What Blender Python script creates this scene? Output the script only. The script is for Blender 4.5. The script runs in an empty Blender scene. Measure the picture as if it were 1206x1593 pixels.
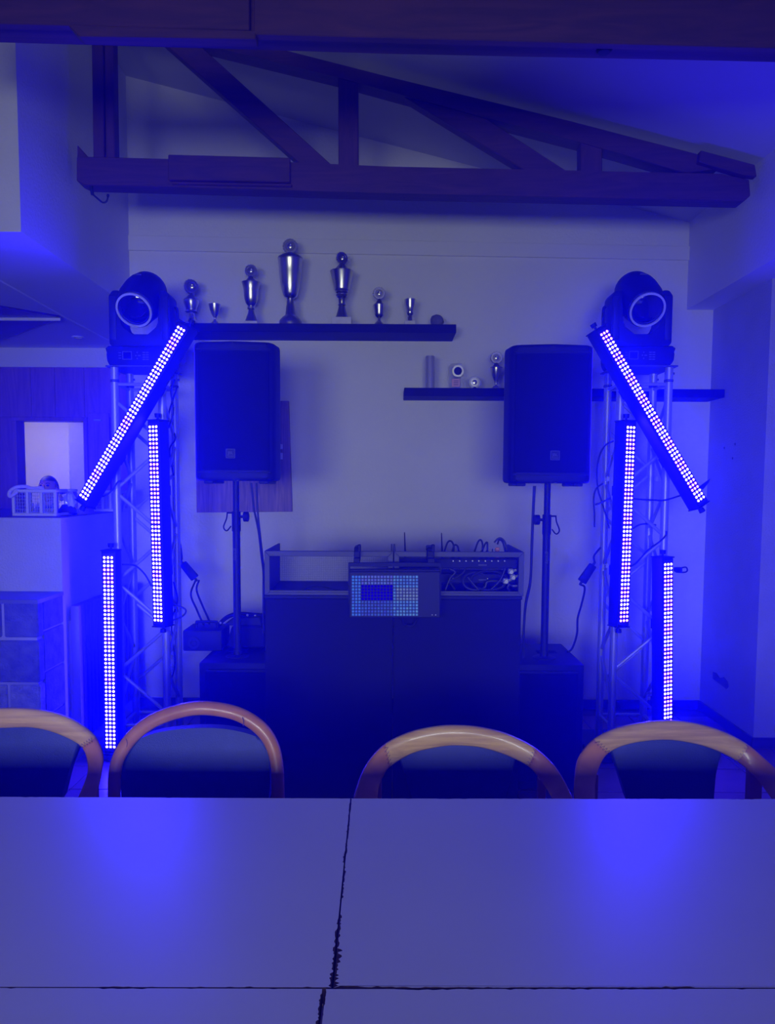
import bpy, bmesh, math, random
from mathutils import Vector, Matrix
random.seed(7)
scene = bpy.context.scene
COL = scene.collection

# ------------------------------------------------------------------ camera
FPX, CX, CY = 1200.0, 603.0, 843.0          # focal length and principal point in pixels of a 1206x1593 frame
CAMZ = 1.45
PITCH, ROLL, YAW = math.atan(0.075), math.radians(0.29), 0.0
CAM = Vector((0, 0, CAMZ))
_f = Vector((math.sin(YAW)*math.cos(PITCH), math.cos(YAW)*math.cos(PITCH), -math.sin(PITCH)))
_r = Vector((math.cos(YAW), -math.sin(YAW), 0))
_u = _r.cross(_f)
_R = _r*math.cos(ROLL) + _u*math.sin(ROLL)
_U = _u*math.cos(ROLL) - _r*math.sin(ROLL)
cam = bpy.data.cameras.new('camera'); camo = bpy.data.objects.new('camera', cam); COL.objects.link(camo)
cam.sensor_width = 36.0; cam.sensor_fit = 'AUTO'; cam.lens = FPX*36.0/1593.0
cam.shift_y = (CY-796.5)/1593.0; cam.shift_x = 0.0
cam.clip_start = 0.02; cam.clip_end = 100
M = Matrix((( _R.x, _U.x, -_f.x, CAM.x), (_R.y, _U.y, -_f.y, CAM.y), (_R.z, _U.z, -_f.z, CAM.z), (0, 0, 0, 1)))
camo.matrix_world = M
scene.camera = camo

# ------------------------------------------------------------------ world, lights, exposure
scene.view_settings.view_transform = 'Standard'
scene.view_settings.look = 'None'
scene.view_settings.exposure = 0.0
scene.view_settings.gamma = 1.0
scene.view_settings.use_curve_mapping = False
world = bpy.data.worlds.new('world'); scene.world = world; world.use_nodes = True
wn = world.node_tree.nodes; wl = world.node_tree.links
wn['Background'].inputs['Color'].default_value = (0.55, 0.6, 0.8, 1)
wn['Background'].inputs['Strength'].default_value = 0.3
HAZE = 0.095
vs = wn.new('ShaderNodeVolumeScatter')                      # thin stage haze from the fog machine
vs.inputs['Color'].default_value = (0.03, 0.025, 1.0, 1)  # blue veil put into the haze tint, so daylight hardly greys the blacks
vs.inputs['Density'].default_value = HAZE
vs.inputs['Anisotropy'].default_value = 0.65
wl.new(vs.outputs['Volume'], wn['World Output'].inputs['Volume'])

LED_WHITE = (7.0, 4.6, 560.0)
LED_PINK = (7.0, 1.8, 450.0)
WIN_POWER = 8.2
def area(name, loc, rot, sx, sy, power, color, spread=math.pi):
    l = bpy.data.lights.new(name, 'AREA'); l.shape = 'RECTANGLE'; l.size = sx; l.size_y = sy
    l.energy = power; l.color = color; l.spread = spread
    o = bpy.data.objects.new(name, l); COL.objects.link(o); o.location = loc; o.rotation_euler = rot
    return o
# daylight in the three windows of the wall behind the camera
for i, x in enumerate((-1.25, 0.25)):
    area('window_daylight', (x, -2.62, 1.45), (math.radians(90), 0, 0), 1.1, 0.7, WIN_POWER, (0.92, 1.0, 1.9), math.radians(70))
# ceiling lamp in the lit room beyond the hatch
area('kitchen_lamp', (-3.7, 7.3, 2.42), (0, 0, 0), 0.6, 0.6, 9.0, (1.0, 0.86, 0.80))

# ------------------------------------------------------------------ projection helpers
def ray(px, py):
    return _f + _R*((px-CX)/FPX) + _U*(-(py-CY)/FPX)
def P(px, py, Y):
    d = ray(px, py); return CAM + d*(Y/d.y)
def PZ(px, py, z):
    d = ray(px, py); return CAM + d*((z-CAMZ)/d.z)
def PX(px, py, X):
    d = ray(px, py); return CAM + d*(X/d.x)
def V(*a): return Vector(a)

# ------------------------------------------------------------------ materials
def mat(name, color, rough=0.6, metal=0.0, noise=0.0, nscale=8.0, bump=0.0, bscale=60.0, stretch=None, coat=0.0, spec=0.5):
    m = bpy.data.materials.new(name); m.use_nodes = True
    nt = m.node_tree; n = nt.nodes; l = nt.links; b = n['Principled BSDF']
    b.inputs['Base Color'].default_value = (*color, 1); b.inputs['Roughness'].default_value = rough
    b.inputs['Metallic'].default_value = metal
    b.inputs['Coat Weight'].default_value = coat
    b.inputs['Specular IOR Level'].default_value = spec
    tc = n.new('ShaderNodeTexCoord'); mp = n.new('ShaderNodeMapping')
    if stretch: mp.inputs['Scale'].default_value = stretch
    l.new(tc.outputs['Object'], mp.inputs['Vector'])
    if noise > 0:
        t = n.new('ShaderNodeTexNoise'); t.inputs['Scale'].default_value = nscale; t.inputs['Detail'].default_value = 5
        l.new(mp.outputs['Vector'], t.inputs['Vector'])
        r = n.new('ShaderNodeValToRGB')
        r.color_ramp.elements[0].position = 0.3; r.color_ramp.elements[1].position = 0.7
        r.color_ramp.elements[0].color = (*[c*(1-noise) for c in color], 1)
        r.color_ramp.elements[1].color = (*[min(1, c*(1+noise)) for c in color], 1)
        l.new(t.outputs['Fac'], r.inputs['Fac']); l.new(r.outputs['Color'], b.inputs['Base Color'])
    if bump > 0:
        t2 = n.new('ShaderNodeTexNoise'); t2.inputs['Scale'].default_value = bscale; t2.inputs['Detail'].default_value = 4
        l.new(mp.outputs['Vector'], t2.inputs['Vector'])
        bp = n.new('ShaderNodeBump'); bp.inputs['Strength'].default_value = bump; bp.inputs['Distance'].default_value = 0.01
        l.new(t2.outputs['Fac'], bp.inputs['Height']); l.new(bp.outputs['Normal'], b.inputs['Normal'])
    return m
def wood(name, c0, c1, rough=0.5, scale=(14, 14, 1.2), coat=0.0, dist=3.0):
    m = mat(name, c0, rough, coat=coat); nt = m.node_tree; n = nt.nodes; l = nt.links; b = n['Principled BSDF']
    tc = n.new('ShaderNodeTexCoord'); mp = n.new('ShaderNodeMapping'); mp.inputs['Scale'].default_value = scale
    l.new(tc.outputs['Object'], mp.inputs['Vector'])
    t = n.new('ShaderNodeTexNoise'); t.inputs['Scale'].default_value = 1.5; t.inputs['Detail'].default_value = 6; t.inputs['Distortion'].default_value = dist
    l.new(mp.outputs['Vector'], t.inputs['Vector'])
    r = n.new('ShaderNodeValToRGB'); r.color_ramp.elements[0].position = 0.35; r.color_ramp.elements[1].position = 0.68
    r.color_ramp.elements[0].color = (*c0, 1); r.color_ramp.elements[1].color = (*c1, 1)
    l.new(t.outputs['Fac'], r.inputs['Fac']); l.new(r.outputs['Color'], b.inputs['Base Color'])
    return m
def emit(name, color, strength=1.0):
    m = bpy.data.materials.new(name); m.use_nodes = True; nt = m.node_tree; n = nt.nodes
    n.remove(n['Principled BSDF']); e = n.new('ShaderNodeEmission')
    e.inputs['Color'].default_value = (*color, 1); e.inputs['Strength'].default_value = strength
    nt.links.new(e.outputs['Emission'], n['Material Output'].inputs['Surface'])
    return m
def glass(name, color=(1, 1, 1), rough=0.02):
    m = mat(name, color, rough); b = m.node_tree.nodes['Principled BSDF']
    b.inputs['Transmission Weight'].default_value = 1.0; b.inputs['IOR'].default_value = 1.45
    return m
def perforated(name, color, scale, hole=0.32):
    m = mat(name, color, 0.5, 0.6); nt = m.node_tree; n = nt.nodes; l = nt.links
    tc = n.new('ShaderNodeTexCoord'); mp = n.new('ShaderNodeMapping'); mp.inputs['Scale'].default_value = (scale, scale, scale)
    l.new(tc.outputs['Object'], mp.inputs['Vector'])
    fr = n.new('ShaderNodeVectorMath'); fr.operation = 'FRACTION'; l.new(mp.outputs['Vector'], fr.inputs[0])
    sb = n.new('ShaderNodeVectorMath'); sb.operation = 'SUBTRACT'; l.new(fr.outputs[0], sb.inputs[0]); sb.inputs[1].default_value = (0.5, 0.5, 0.5)
    mu = n.new('ShaderNodeVectorMath'); mu.operation = 'MULTIPLY'; l.new(sb.outputs[0], mu.inputs[0]); mu.inputs[1].default_value = (1, 0, 1)
    ln = n.new('ShaderNodeVectorMath'); ln.operation = 'LENGTH'; l.new(mu.outputs[0], ln.inputs[0])
    lt = n.new('ShaderNodeMath'); lt.operation = 'GREATER_THAN'; lt.inputs[1].default_value = hole; l.new(ln.outputs['Value'], lt.inputs[0])
    l.new(lt.outputs[0], n['Principled BSDF'].inputs['Alpha'])
    return m
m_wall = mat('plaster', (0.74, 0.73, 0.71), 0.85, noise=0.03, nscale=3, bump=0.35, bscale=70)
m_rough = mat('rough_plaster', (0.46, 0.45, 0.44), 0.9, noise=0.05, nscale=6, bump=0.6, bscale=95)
m_ceil = mat('ceiling_paint', (0.56, 0.55, 0.54), 0.9, noise=0.02, nscale=2)
m_trim = mat('painted_trim', (0.74, 0.73, 0.71), 0.6)
m_tile = mat('floor_tile', (0.17, 0.085, 0.065), 0.4, noise=0.15, nscale=10)
m_grout = mat('grout', (0.12, 0.08, 0.07), 0.9)
m_base = mat('skirting_tile', (0.05, 0.035, 0.03), 0.35)
m_beam = wood('dark_beam', (0.050, 0.015, 0.012), (0.085, 0.026, 0.019), 0.65, (1.0, 9, 9))
m_beamv = wood('dark_post', (0.050, 0.015, 0.012), (0.085, 0.026, 0.019), 0.65, (9, 9, 1.0))
m_panel = wood('wood_panelling', (0.20, 0.085, 0.045), (0.30, 0.14, 0.075), 0.45, (9, 9, 0.8))
m_board = wood('oak_board', (0.13, 0.062, 0.045), (0.30, 0.16, 0.115), 0.5, (22, 10, 1.3), dist=2.5)
m_counter = mat('dark_counter_wood', (0.045, 0.022, 0.02), 0.4, noise=0.2, nscale=12)
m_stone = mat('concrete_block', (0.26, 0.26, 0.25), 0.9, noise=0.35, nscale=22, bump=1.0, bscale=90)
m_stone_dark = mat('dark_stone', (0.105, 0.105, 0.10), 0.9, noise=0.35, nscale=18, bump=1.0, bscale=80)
m_mortar = mat('mortar', (0.36, 0.35, 0.34), 0.9, noise=0.1, bump=0.5)
m_slab = mat('dark_slab', (0.12, 0.12, 0.12), 0.5, noise=0.2)
m_rad = mat('radiator_paint', (0.13, 0.10, 0.085), 0.5)
m_shelf = mat('black_shelf', (0.010, 0.009, 0.012), 0.65, spec=0.15)
m_black = mat('black_plastic', (0.012, 0.012, 0.014), 0.6, spec=0.22)
m_blackm = mat('black_metal', (0.016, 0.016, 0.019), 0.55, spec=0.25)
m_grille = mat('speaker_grille', (0.010, 0.010, 0.012), 0.75, spec=0.15, bump=0.6, bscale=400)
m_cloth = mat('black_cloth', (0.012, 0.011, 0.012), 0.8, spec=0.2)
m_cable = mat('cable_rubber', (0.015, 0.015, 0.016), 0.55)
m_alu = mat('aluminium_tube', (0.42, 0.42, 0.44), 0.42, 0.45)
m_alu2 = mat('aluminium_frame', (0.085, 0.085, 0.095), 0.55, 0.2, spec=0.3)
m_silver = mat('trophy_silver', (0.62, 0.60, 0.58), 0.28, 1.0)
m_pewter = mat('pewter', (0.26, 0.245, 0.24), 0.34, 0.9)
m_brushed = mat('brushed_tin', (0.60, 0.58, 0.57), 0.38, 0.6)
m_marble = mat('marble', (0.62, 0.60, 0.58), 0.35, noise=0.12, nscale=30)
m_stonegrey = mat('grey_rock', (0.12, 0.11, 0.11), 0.8, noise=0.3, nscale=30, bump=0.8)
m_ring = mat('lens_ring_grey', (0.55, 0.55, 0.58), 0.4)
m_print = mat('pale_print', (0.11, 0.11, 0.13), 0.6, spec=0.2)
m_lens = mat('lens_glass', (0.010, 0.010, 0.013), 0.08, coat=1.0)
m_laminate = mat('white_laminate', (0.70, 0.68, 0.66), 0.36, noise=0.02, nscale=4, spec=0.6)
m_core = mat('chipboard_core', (0.07, 0.040, 0.030), 0.95, spec=0.05, noise=0.3, nscale=60)
m_edge = mat('table_edge', (0.50, 0.47, 0.45), 0.5)
m_beech = wood('beech', (0.68, 0.38, 0.05), (0.92, 0.58, 0.11), 0.36, (3, 30, 60), coat=0.2, dist=0.8)
m_beech2 = wood('red_beech', (0.54, 0.20, 0.03), (0.68, 0.28, 0.05), 0.34, (8, 14, 8), coat=0.2, dist=0.6)
m_joint = mat('joint_line', (0.16, 0.06, 0.04), 0.6)
m_pad = mat('blue_upholstery', (0.035, 0.055, 0.30), 0.55, noise=0.06, nscale=30, bump=0.15, bscale=300)
m_white = mat('white_paint', (0.48, 0.46, 0.45), 0.6)
m_wire = mat('white_wire', (0.38, 0.38, 0.40), 0.5, 0.3)
m_rope = mat('rope', (0.50, 0.44, 0.38), 0.9, bump=0.8, bscale=120)
m_glass = glass('clear_glass')
m_cloth_white = mat('white_linen', (0.75, 0.74, 0.72), 0.9, noise=0.1)
m_contents = mat('dark_contents', (0.05, 0.03, 0.025), 0.8)
m_skin = mat('skin', (0.58, 0.34, 0.25), 0.55)
m_hair = mat('dark_hair', (0.035, 0.02, 0.015), 0.6)
m_shirt = mat('navy_shirt', (0.02, 0.025, 0.06), 0.85)
m_trouser = mat('dark_trousers', (0.03, 0.03, 0.04), 0.85)
m_eye = mat('eye', (0.02, 0.015, 0.012), 0.2)
m_lip = mat('lip', (0.42, 0.17, 0.14), 0.5)
m_label = mat('paper_label', (0.55, 0.52, 0.52), 0.7)
m_pink = mat('pink_plate', (0.62, 0.30, 0.33), 0.4)
m_orange = mat('orange_plug', (0.7, 0.25, 0.06), 0.4)
m_dark = mat('dark_hole', (0.05, 0.045, 0.05), 0.9)
m_damage = mat('bare_plaster', (0.10, 0.09, 0.085), 0.95, noise=0.3)
m_perf = perforated('perforated_sheet', (0.13, 0.13, 0.14), 230.0, 0.28)
m_led_w = emit('led_white', LED_WHITE)
m_led_p = emit('led_pink', LED_PINK)
m_ledboard = mat('led_board', (0.03, 0.02, 0.035), 0.5)

# ------------------------------------------------------------------ mesh helpers
def NB(): return bmesh.new()
def box(bm, lo, hi, bev=0.0, seg=2, rot=None):
    lo = Vector(lo); hi = Vector(hi); c = (lo+hi)/2; s = hi-lo
    mt = Matrix.Translation(c)
    if rot is not None: mt = mt @ rot.to_4x4()
    mt = mt @ Matrix.Diagonal((max(abs(s.x), 1e-5), max(abs(s.y), 1e-5), max(abs(s.z), 1e-5), 1))
    vs_ = bmesh.ops.create_cube(bm, size=1.0, matrix=mt)['verts']
    if bev > 0:
        es = list({e for v in vs_ for e in v.link_edges})
        bmesh.ops.bevel(bm, geom=es, offset=bev, segments=seg, affect='EDGES', profile=0.5)
def frame_of(d):
    d = d.normalized(); a = Vector((0, 0, 1)) if abs(d.z) < 0.9 else Vector((1, 0, 0))
    x = a.cross(d).normalized(); return x, d.cross(x), d
def cyl(bm, p0, p1, r0, r1=None, seg=12, cap=True):
    p0 = Vector(p0); p1 = Vector(p1); r1 = r0 if r1 is None else r1
    x, y, d = frame_of(p1-p0)
    A = []; B = []
    for i in range(seg):
        a = 2*math.pi*i/seg; k = x*math.cos(a)+y*math.sin(a)
        A.append(bm.verts.new(p0+k*r0)); B.append(bm.verts.new(p1+k*r1))
    for i in range(seg):
        j = (i+1) % seg; bm.faces.new((A[i], A[j], B[j], B[i]))
    if cap: bm.faces.new(A[::-1]); bm.faces.new(B)
def smooth_pts(pts, sub=5, closed=False):
    pts = [Vector(p) for p in pts]; n = len(pts); out = []
    rng = range(n) if closed else range(n-1)
    for i in rng:
        p1 = pts[i]; p2 = pts[(i+1) % n]
        p0 = pts[i-1] if (i > 0 or closed) else p1*2-p2
        p3 = pts[(i+2) % n] if (i+2 < n or closed) else p2*2-p1
        for k in range(sub):
            t = k/sub
            out.append(0.5*((2*p1)+(p2-p0)*t+(2*p0-5*p1+4*p2-p3)*t*t+(3*p1-p0-3*p2+p3)*t*t*t))
    if not closed: out.append(pts[-1])
    return out
def tube(bm, pts, r, seg=8, closed=False, sub=5, radii=None):
    pts = smooth_pts(pts, sub, closed) if sub > 1 else [Vector(p) for p in pts]
    n = len(pts); rings = []; x = None
    for i, p in enumerate(pts):
        a = pts[i-1] if (i > 0 or closed) else p
        b = pts[(i+1) % n] if (i < n-1 or closed) else p
        d = (b-a)
        if d.length < 1e-9: d = Vector((0, 0, 1))
        d.normalize()
        if x is None: x, y, _ = frame_of(d)
        x = (x-d*x.dot(d)).normalized(); y = d.cross(x)
        rr = r if radii is None else radii[min(len(radii)-1, int(i*len(radii)/n))]
        rings.append([bm.verts.new(p+(x*math.cos(2*math.pi*k/seg)+y*math.sin(2*math.pi*k/seg))*rr) for k in range(seg)])
    for i in range(n if closed else n-1):
        A = rings[i]; B = rings[(i+1) % n]
        for k in range(seg):
            j = (k+1) % seg; bm.faces.new((A[k], A[j], B[j], B[k]))
    if not closed: bm.faces.new(rings[0][::-1]); bm.faces.new(rings[-1])
def lathe(bm, prof, org, axis=(0, 0, 1), seg=20, scale=1.0):
    org = Vector(org); x, y, d = frame_of(Vector(axis)); rings = []
    for r, z in prof:
        r *= scale; z *= scale
        if r < 1e-6: rings.append([bm.verts.new(org+d*z)])
        else: rings.append([bm.verts.new(org+d*z+(x*math.cos(2*math.pi*k/seg)+y*math.sin(2*math.pi*k/seg))*r) for k in range(seg)])
    for A, B in zip(rings, rings[1:]):
        if len(A) == 1 and len(B) == 1: continue
        for k in range(seg):
            j = (k+1) % seg
            if len(A) == 1: bm.faces.new((A[0], B[j], B[k]))
            elif len(B) == 1: bm.faces.new((A[k], A[j], B[0]))
            else: bm.faces.new((A[k], A[j], B[j], B[k]))
    if len(rings[0]) > 1: bm.faces.new(rings[0][::-1])
    if len(rings[-1]) > 1: bm.faces.new(rings[-1])
def prism(bm, pts, vec, bev=0.0, seg=2):
    pts = [Vector(p) for p in pts]; vec = Vector(vec)
    A = [bm.verts.new(p) for p in pts]; B = [bm.verts.new(p+vec) for p in pts]; n = len(pts)
    bm.faces.new(A); bm.faces.new(B[::-1])
    for i in range(n):
        j = (i+1) % n; bm.faces.new((A[i], B[i], B[j], A[j]))
    if bev > 0:
        es = list({e for v in A+B for e in v.link_edges})
        bmesh.ops.bevel(bm, geom=es, offset=bev, segments=seg, affect='EDGES', profile=0.5)
def pprism(bm, pix, Y, depth, bev=0.0, seg=2):
    prism(bm, [P(x, y, Y) for x, y in pix], (0, depth, 0), bev, seg)
def sphere(bm, c, r, sx=1, sy=1, sz=1, u=14, v=10, rot=None):
    mt = Matrix.Translation(Vector(c))
    if rot is not None: mt = mt @ rot.to_4x4()
    mt = mt @ Matrix.Diagonal((r*sx, r*sy, r*sz, 1))
    bmesh.ops.create_uvsphere(bm, u_segments=u, v_segments=v, radius=1.0, matrix=mt)
def disc_ring(bm, c, n, R, r, th, seg=28):
    """flat ring (annulus) with thickness along n"""
    c = Vector(c); x, y, d = frame_of(Vector(n)); rs = []
    for rad, h in ((r, 0), (R, 0), (R, th), (r, th)):
        rs.append([bm.verts.new(c+d*h+(x*math.cos(2*math.pi*k/seg)+y*math.sin(2*math.pi*k/seg))*rad) for k in range(seg)])
    for q in range(4):
        A = rs[q]; B = rs[(q+1) % 4]
        for k in range(seg):
            j = (k+1) % seg; bm.faces.new((A[k], A[j], B[j], B[k]))

# ------------------------------------------------------------------ object helpers
def thing(name, label, cat, loc=(0, 0, 0), group=None):
    o = bpy.data.objects.new(name, None); COL.objects.link(o); o.location = loc; o.empty_display_size = 0.05
    o['label'] = label; o['category'] = cat
    if group: o['group'] = group
    return o
def root_loc(o):
    while o.parent: o = o.parent
    return Vector(o.location)
def obj(name, bm, m, parent=None, smooth=False, label=None, kind=None, ang=35):
    bmesh.ops.recalc_face_normals(bm, faces=bm.faces[:])
    me = bpy.data.meshes.new(name)
    o = bpy.data.objects.new(name, me)
    if parent is not None:
        L = root_loc(parent)
        if L.length > 0: bmesh.ops.translate(bm, verts=bm.verts[:], vec=-L)
    bm.to_mesh(me); bm.free()
    for mm in (m if isinstance(m, (list, tuple)) else [m]): me.materials.append(mm)
    if smooth:
        me.polygons.foreach_set('use_smooth', [True]*len(me.polygons))
        try: me.set_sharp_from_angle(angle=math.radians(ang))
        except Exception: pass
    COL.objects.link(o)
    if parent is not None: o.parent = parent
    if label: o['label'] = label
    if kind: o['kind'] = kind
    return o
def single(name, bm, m, label, cat, loc, group=None, smooth=False, ang=35):
    bmesh.ops.translate(bm, verts=bm.verts[:], vec=-Vector(loc))
    o = obj(name, bm, m, None, smooth, ang=ang); o.location = loc; o['label'] = label; o['category'] = cat
    if group: o['group'] = group
    return o
def struct(name, bm, m, parent=None, smooth=False):
    o = obj(name, bm, m, parent, smooth)
    if parent is None: o['kind'] = 'structure'
    return o
def bxo(lo, hi, bev=0.0): b = NB(); box(b, lo, hi, bev); return b

# ================================================================== ROOM SHELL
D = 4.92
XL, XR, XB = P(205, 600, D).x, P(1106, 600, D).x, P(1070, 440, D).x
ZB = P(1088, 482, D).z               # underside of the boxed-in soffits
YJ = 3.48                            # front of the left soffit
def roof_z(x): return 3.536-0.2455*x
floor = struct('floor', bxo((-5.5, -4.3, -0.06), (3.2, 8.6, -0.006)), m_grout)
tile_me = None
for iy in range(10):
    for ix in range(15):
        cx = -1.65+0.302*ix; cy = 2.2+0.302*iy
        if cy > D-0.1 or cx > 2.55: continue
        if tile_me is None:
            t = obj('tile', bxo((-0.148, -0.148, -0.012), (0.148, 0.148, 0.0), 0.002), m_tile, floor); tile_me = t.data
        else:
            t = bpy.data.objects.new('tile', tile_me); COL.objects.link(t); t.parent = floor
        t.location = (cx, cy, random.uniform(-0.0006, 0.0006))
b = NB(); box(b, (XL, D, 0), (XR+0.6, D+1.6, 4.9)); struct('wall_back', b, m_wall)
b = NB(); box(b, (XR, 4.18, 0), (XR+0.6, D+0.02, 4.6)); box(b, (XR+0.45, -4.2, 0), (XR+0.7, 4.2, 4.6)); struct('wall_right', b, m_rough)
b = NB(); box(b, (XB, -4.2, ZB), (XR+0.8, D+0.01, 4.4)); struct('wall_right_soffit', b, m_wall)
b = NB(); box(b, (-5.2, YJ, ZB), (XL, 6.6, 5.2)); struct('wall_left_soffit', b, m_wall)
b = NB(); box(b, (-5.5, -4.3, 0), (-5.2, 8.6, 5.2)); struct('wall_left', b, m_wall)
b = NB(); box(b, (-4.0, -4.3, 0), (-3.9, 3.48, 5.2)); struct('wall_left_hall', b, m_panel)  # out of view; dark wood chosen to cut bounced light
# sloping ceiling
b = NB(); prism(b, [(-5.2, -4.3, roof_z(-5.2)), (3.0, -4.3, roof_z(3.0)), (3.0, -4.3, roof_z(3.0)+0.2), (-5.2, -4.3, roof_z(-5.2)+0.2)], (0, 11.2, 0))
struct('ceiling', b, m_ceil)
# wall behind the camera with three window openings
WY = -2.7; b = NB()
box(b, (-4.0, WY-0.2, 0), (3.0, WY, 1.05)); box(b, (-4.0, WY-0.2, 1.85), (3.0, WY, 4.9))
for x0, x1 in ((-4.0, -1.8), (-0.7, -0.3), (0.8, 3.0)): box(b, (x0, WY-0.2, 1.05), (x1, WY, 1.85))
struct('wall_front', b, m_panel)  # unseen, its wood kept dark to weaken light bouncing back
# board along the back wall
zt0, zt1 = P(202, 367, D), P(1070, 384, D); zb0, zb1 = P(202, 390, D), P(1070, 405.5, D)
b = NB(); prism(b, [V(XL, D+.005, zt0.z), V(XB+.01, D+.005, zt1.z), V(XB+.01, D+.005, zb1.z), V(XL, D+.005, zb0.z)], (0, -0.022, 0), 0.003)
struct('trim_1', b, m_trim)
# skirting
zs = P(900, 1088, D).z
b = NB(); box(b, (XL, D-0.012, 0), (XR, D+.01, zs), 0.003); struct('baseboard_back', b, m_base)
b = NB(); box(b, (XR-0.012, 4.17, 0), (XR+.01, D-0.013, zs), 0.003); box(b, (XR-0.012, 4.168, 0), (XR+0.449, 4.182, zs), 0.003); struct('baseboard_right', b, m_base)
# broken plaster patch on the right wall
pp = [(1109, 1045), (1115, 1047), (1120, 1055), (1126, 1053), (1132, 1060), (1134, 1068), (1130, 1072), (1123, 1066), (1109, 1056)]
b = NB(); prism(b, [PX(x, y, XR-0.0015) for x, y in pp], (0.003, 0, 0))
o = single('plaster_damage', b, m_damage, 'dark ragged patch of broken plaster low on the rough side wall', 'wall damage', PX(1121, 1058, XR-0.001))
for (x, y), lb in (((1127, 697), 'small chip in the rough side wall, the one closest to the slanting bar'), ((1140, 713), 'small chip in the rough side wall, lowest of the three'), ((1144, 691), 'small chip in the rough side wall, furthest from the slanting bar')):
    b = NB(); sphere(b, PX(x, y, XR), 0.008, .3, 1, 1, 8, 6); single('plaster_chip', b, m_damage, lb, 'wall damage', PX(x, y, XR), 'chips in the side wall')

# low wall, slab, stone plinth and heater of the alcove
YLW = 3.81; ZLW = P(60, 803.5, YLW).z
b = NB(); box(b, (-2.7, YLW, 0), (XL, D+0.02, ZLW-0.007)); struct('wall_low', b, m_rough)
b = NB(); box(b, (-2.7, YLW+0.003, ZLW-0.007), (XL-0.003, D+0.02, ZLW), 0.002)
struct('trim_2', b, m_counter)
YPL = 3.53; XPL = P(60, 1000, YPL).x; ZPL = P(30, 933, YPL).z
b = NB(); box(b, (-2.7, YPL+0.012, 0), (XPL-0.012, YLW, ZPL-0.02))
plinth = struct('wall_plinth', b, m_mortar)
b = NB(); box(b, (-2.7, YPL, ZPL-0.02), (XPL+0.004, YLW+.002, ZPL), 0.003); obj('slab', b, m_slab, plinth)
# blocks: rows given by their pixel rows on the front face
rows = [(937, 992, (4.5, -80)), (997, 1062, (60, -60)), (1066, 1122, (10, -70)), (1126, 1180, (40, -45)), (1184, 1242, (5, -70))]
ph = 0
for (y0, y1, joints) in rows:
    zt, zb = P(40, y0, YPL).z, P(40, y1, YPL).z
    if y1 > 1200: zb = 0.005
    edges = [60.0]+[j for j in joints if j < 59]+[-140, -240]
    for a, c in zip(edges, edges[1:]):
        x1 = P(a, 1000, YPL).x-(0.0 if a == 60.0 else 0.007); x0 = P(c, 1000, YPL).x+0.007
        if x0 < -2.7: x0 = -2.69
        b = NB(); box(b, (x0, YPL+random.uniform(0, .004), zb), (x1, YPL+0.06, zt), 0.006, 1)
        ph += 1
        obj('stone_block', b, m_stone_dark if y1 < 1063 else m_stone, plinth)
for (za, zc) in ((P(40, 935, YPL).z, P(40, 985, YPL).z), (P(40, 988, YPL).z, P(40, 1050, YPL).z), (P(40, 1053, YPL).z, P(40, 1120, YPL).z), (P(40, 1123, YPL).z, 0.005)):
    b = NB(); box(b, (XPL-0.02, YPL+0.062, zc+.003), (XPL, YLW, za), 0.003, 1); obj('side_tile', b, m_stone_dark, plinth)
# ribbed heater on the side face of the low wall
rx = XL+0.06; ZR = PX(100, 951, rx).z
rad = thing('radiator', 'ribbed radiator fixed to the side of the low plastered wall', 'radiator', (rx, 4.2, 0.12))
nr = 18
for i in range(nr):
    y0 = 3.86+i*0.05
    b = NB(); box(b, (XL+.012, y0, 0.12), (rx, y0+0.043, ZR), 0.012, 2); obj('rib', b, m_rad, rad, True)
b = NB(); box(b, (XL+.001, 3.87, 0.2), (XL+0.014, 3.86+nr*0.05, ZR-0.08)); obj('back_plate', b, m_rad, rad)

# alcove: wood-panelled wall with a hatch, lit room beyond
YW = 6.4
zw = P(90, 571, YW).z
hx0, hx1, hz1 = P(27, 700, YW).x, P(131, 700, YW).x, P(80, 655, YW).z; hz0 = 0.98
b = NB(); box(b, (-5.2, YW+0.005, zw), (XL+0.5, YW+0.12, ZB+0.01)); struct('trim_4', b, m_wall)
b = NB()
box(b, (-5.2, YW+0.02, hz1), (XL+0.5, YW+0.12, zw)); box(b, (-5.2, YW+0.02, 0), (hx0, YW+0.12, hz1)); box(b, (hx1, YW+0.02, 0), (XL+0.5, YW+0.12, hz1)); box(b, (hx0, YW+.02, 0), (hx1, YW+.12, hz0))
wp = struct('wall_alcove', b, m_panel)
def pan(x0, x1, z0, z1, pr=0.0): 
    bb = NB(); box(bb, (x0+.001, YW-pr, z0+.001), (x1-.001, YW+0.021, z1-.002), 0.003, 1); obj('wood_panel', bb, m_panel, wp)
xs = [-4.6, -3.9, -3.35, P(20, 600, YW).x-.2, P(48, 600, YW).x, P(85, 600, YW).x, P(131, 600, YW).x, P(176, 600, YW).x, XL+0.4]
xs = sorted(xs)
for x0, x1 in zip(xs, xs[1:]): pan(x0, x1, hz1+0.03, zw)
pan(-4.6, -3.7, 0, hz1+.028); pan(-3.7, hx0-.03, 0, hz1+.028); pan(hx1+.03, P(140, 700, YW).x, 0, hz1+.028); pan(P(140, 700, YW).x, P(172, 700, YW).x, 0, hz1+.07, 0.02); pan(P(172, 700, YW).x, XL+.4, 0, hz1+.028)
pan(hx0, hx1, 0, hz0-.03)
w1 = thing('window_1', 'serving hatch', 'window'); del w1['label'], w1['category']; w1['kind'] = 'structure'; w1.location = (0, YW, hz0)
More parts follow.
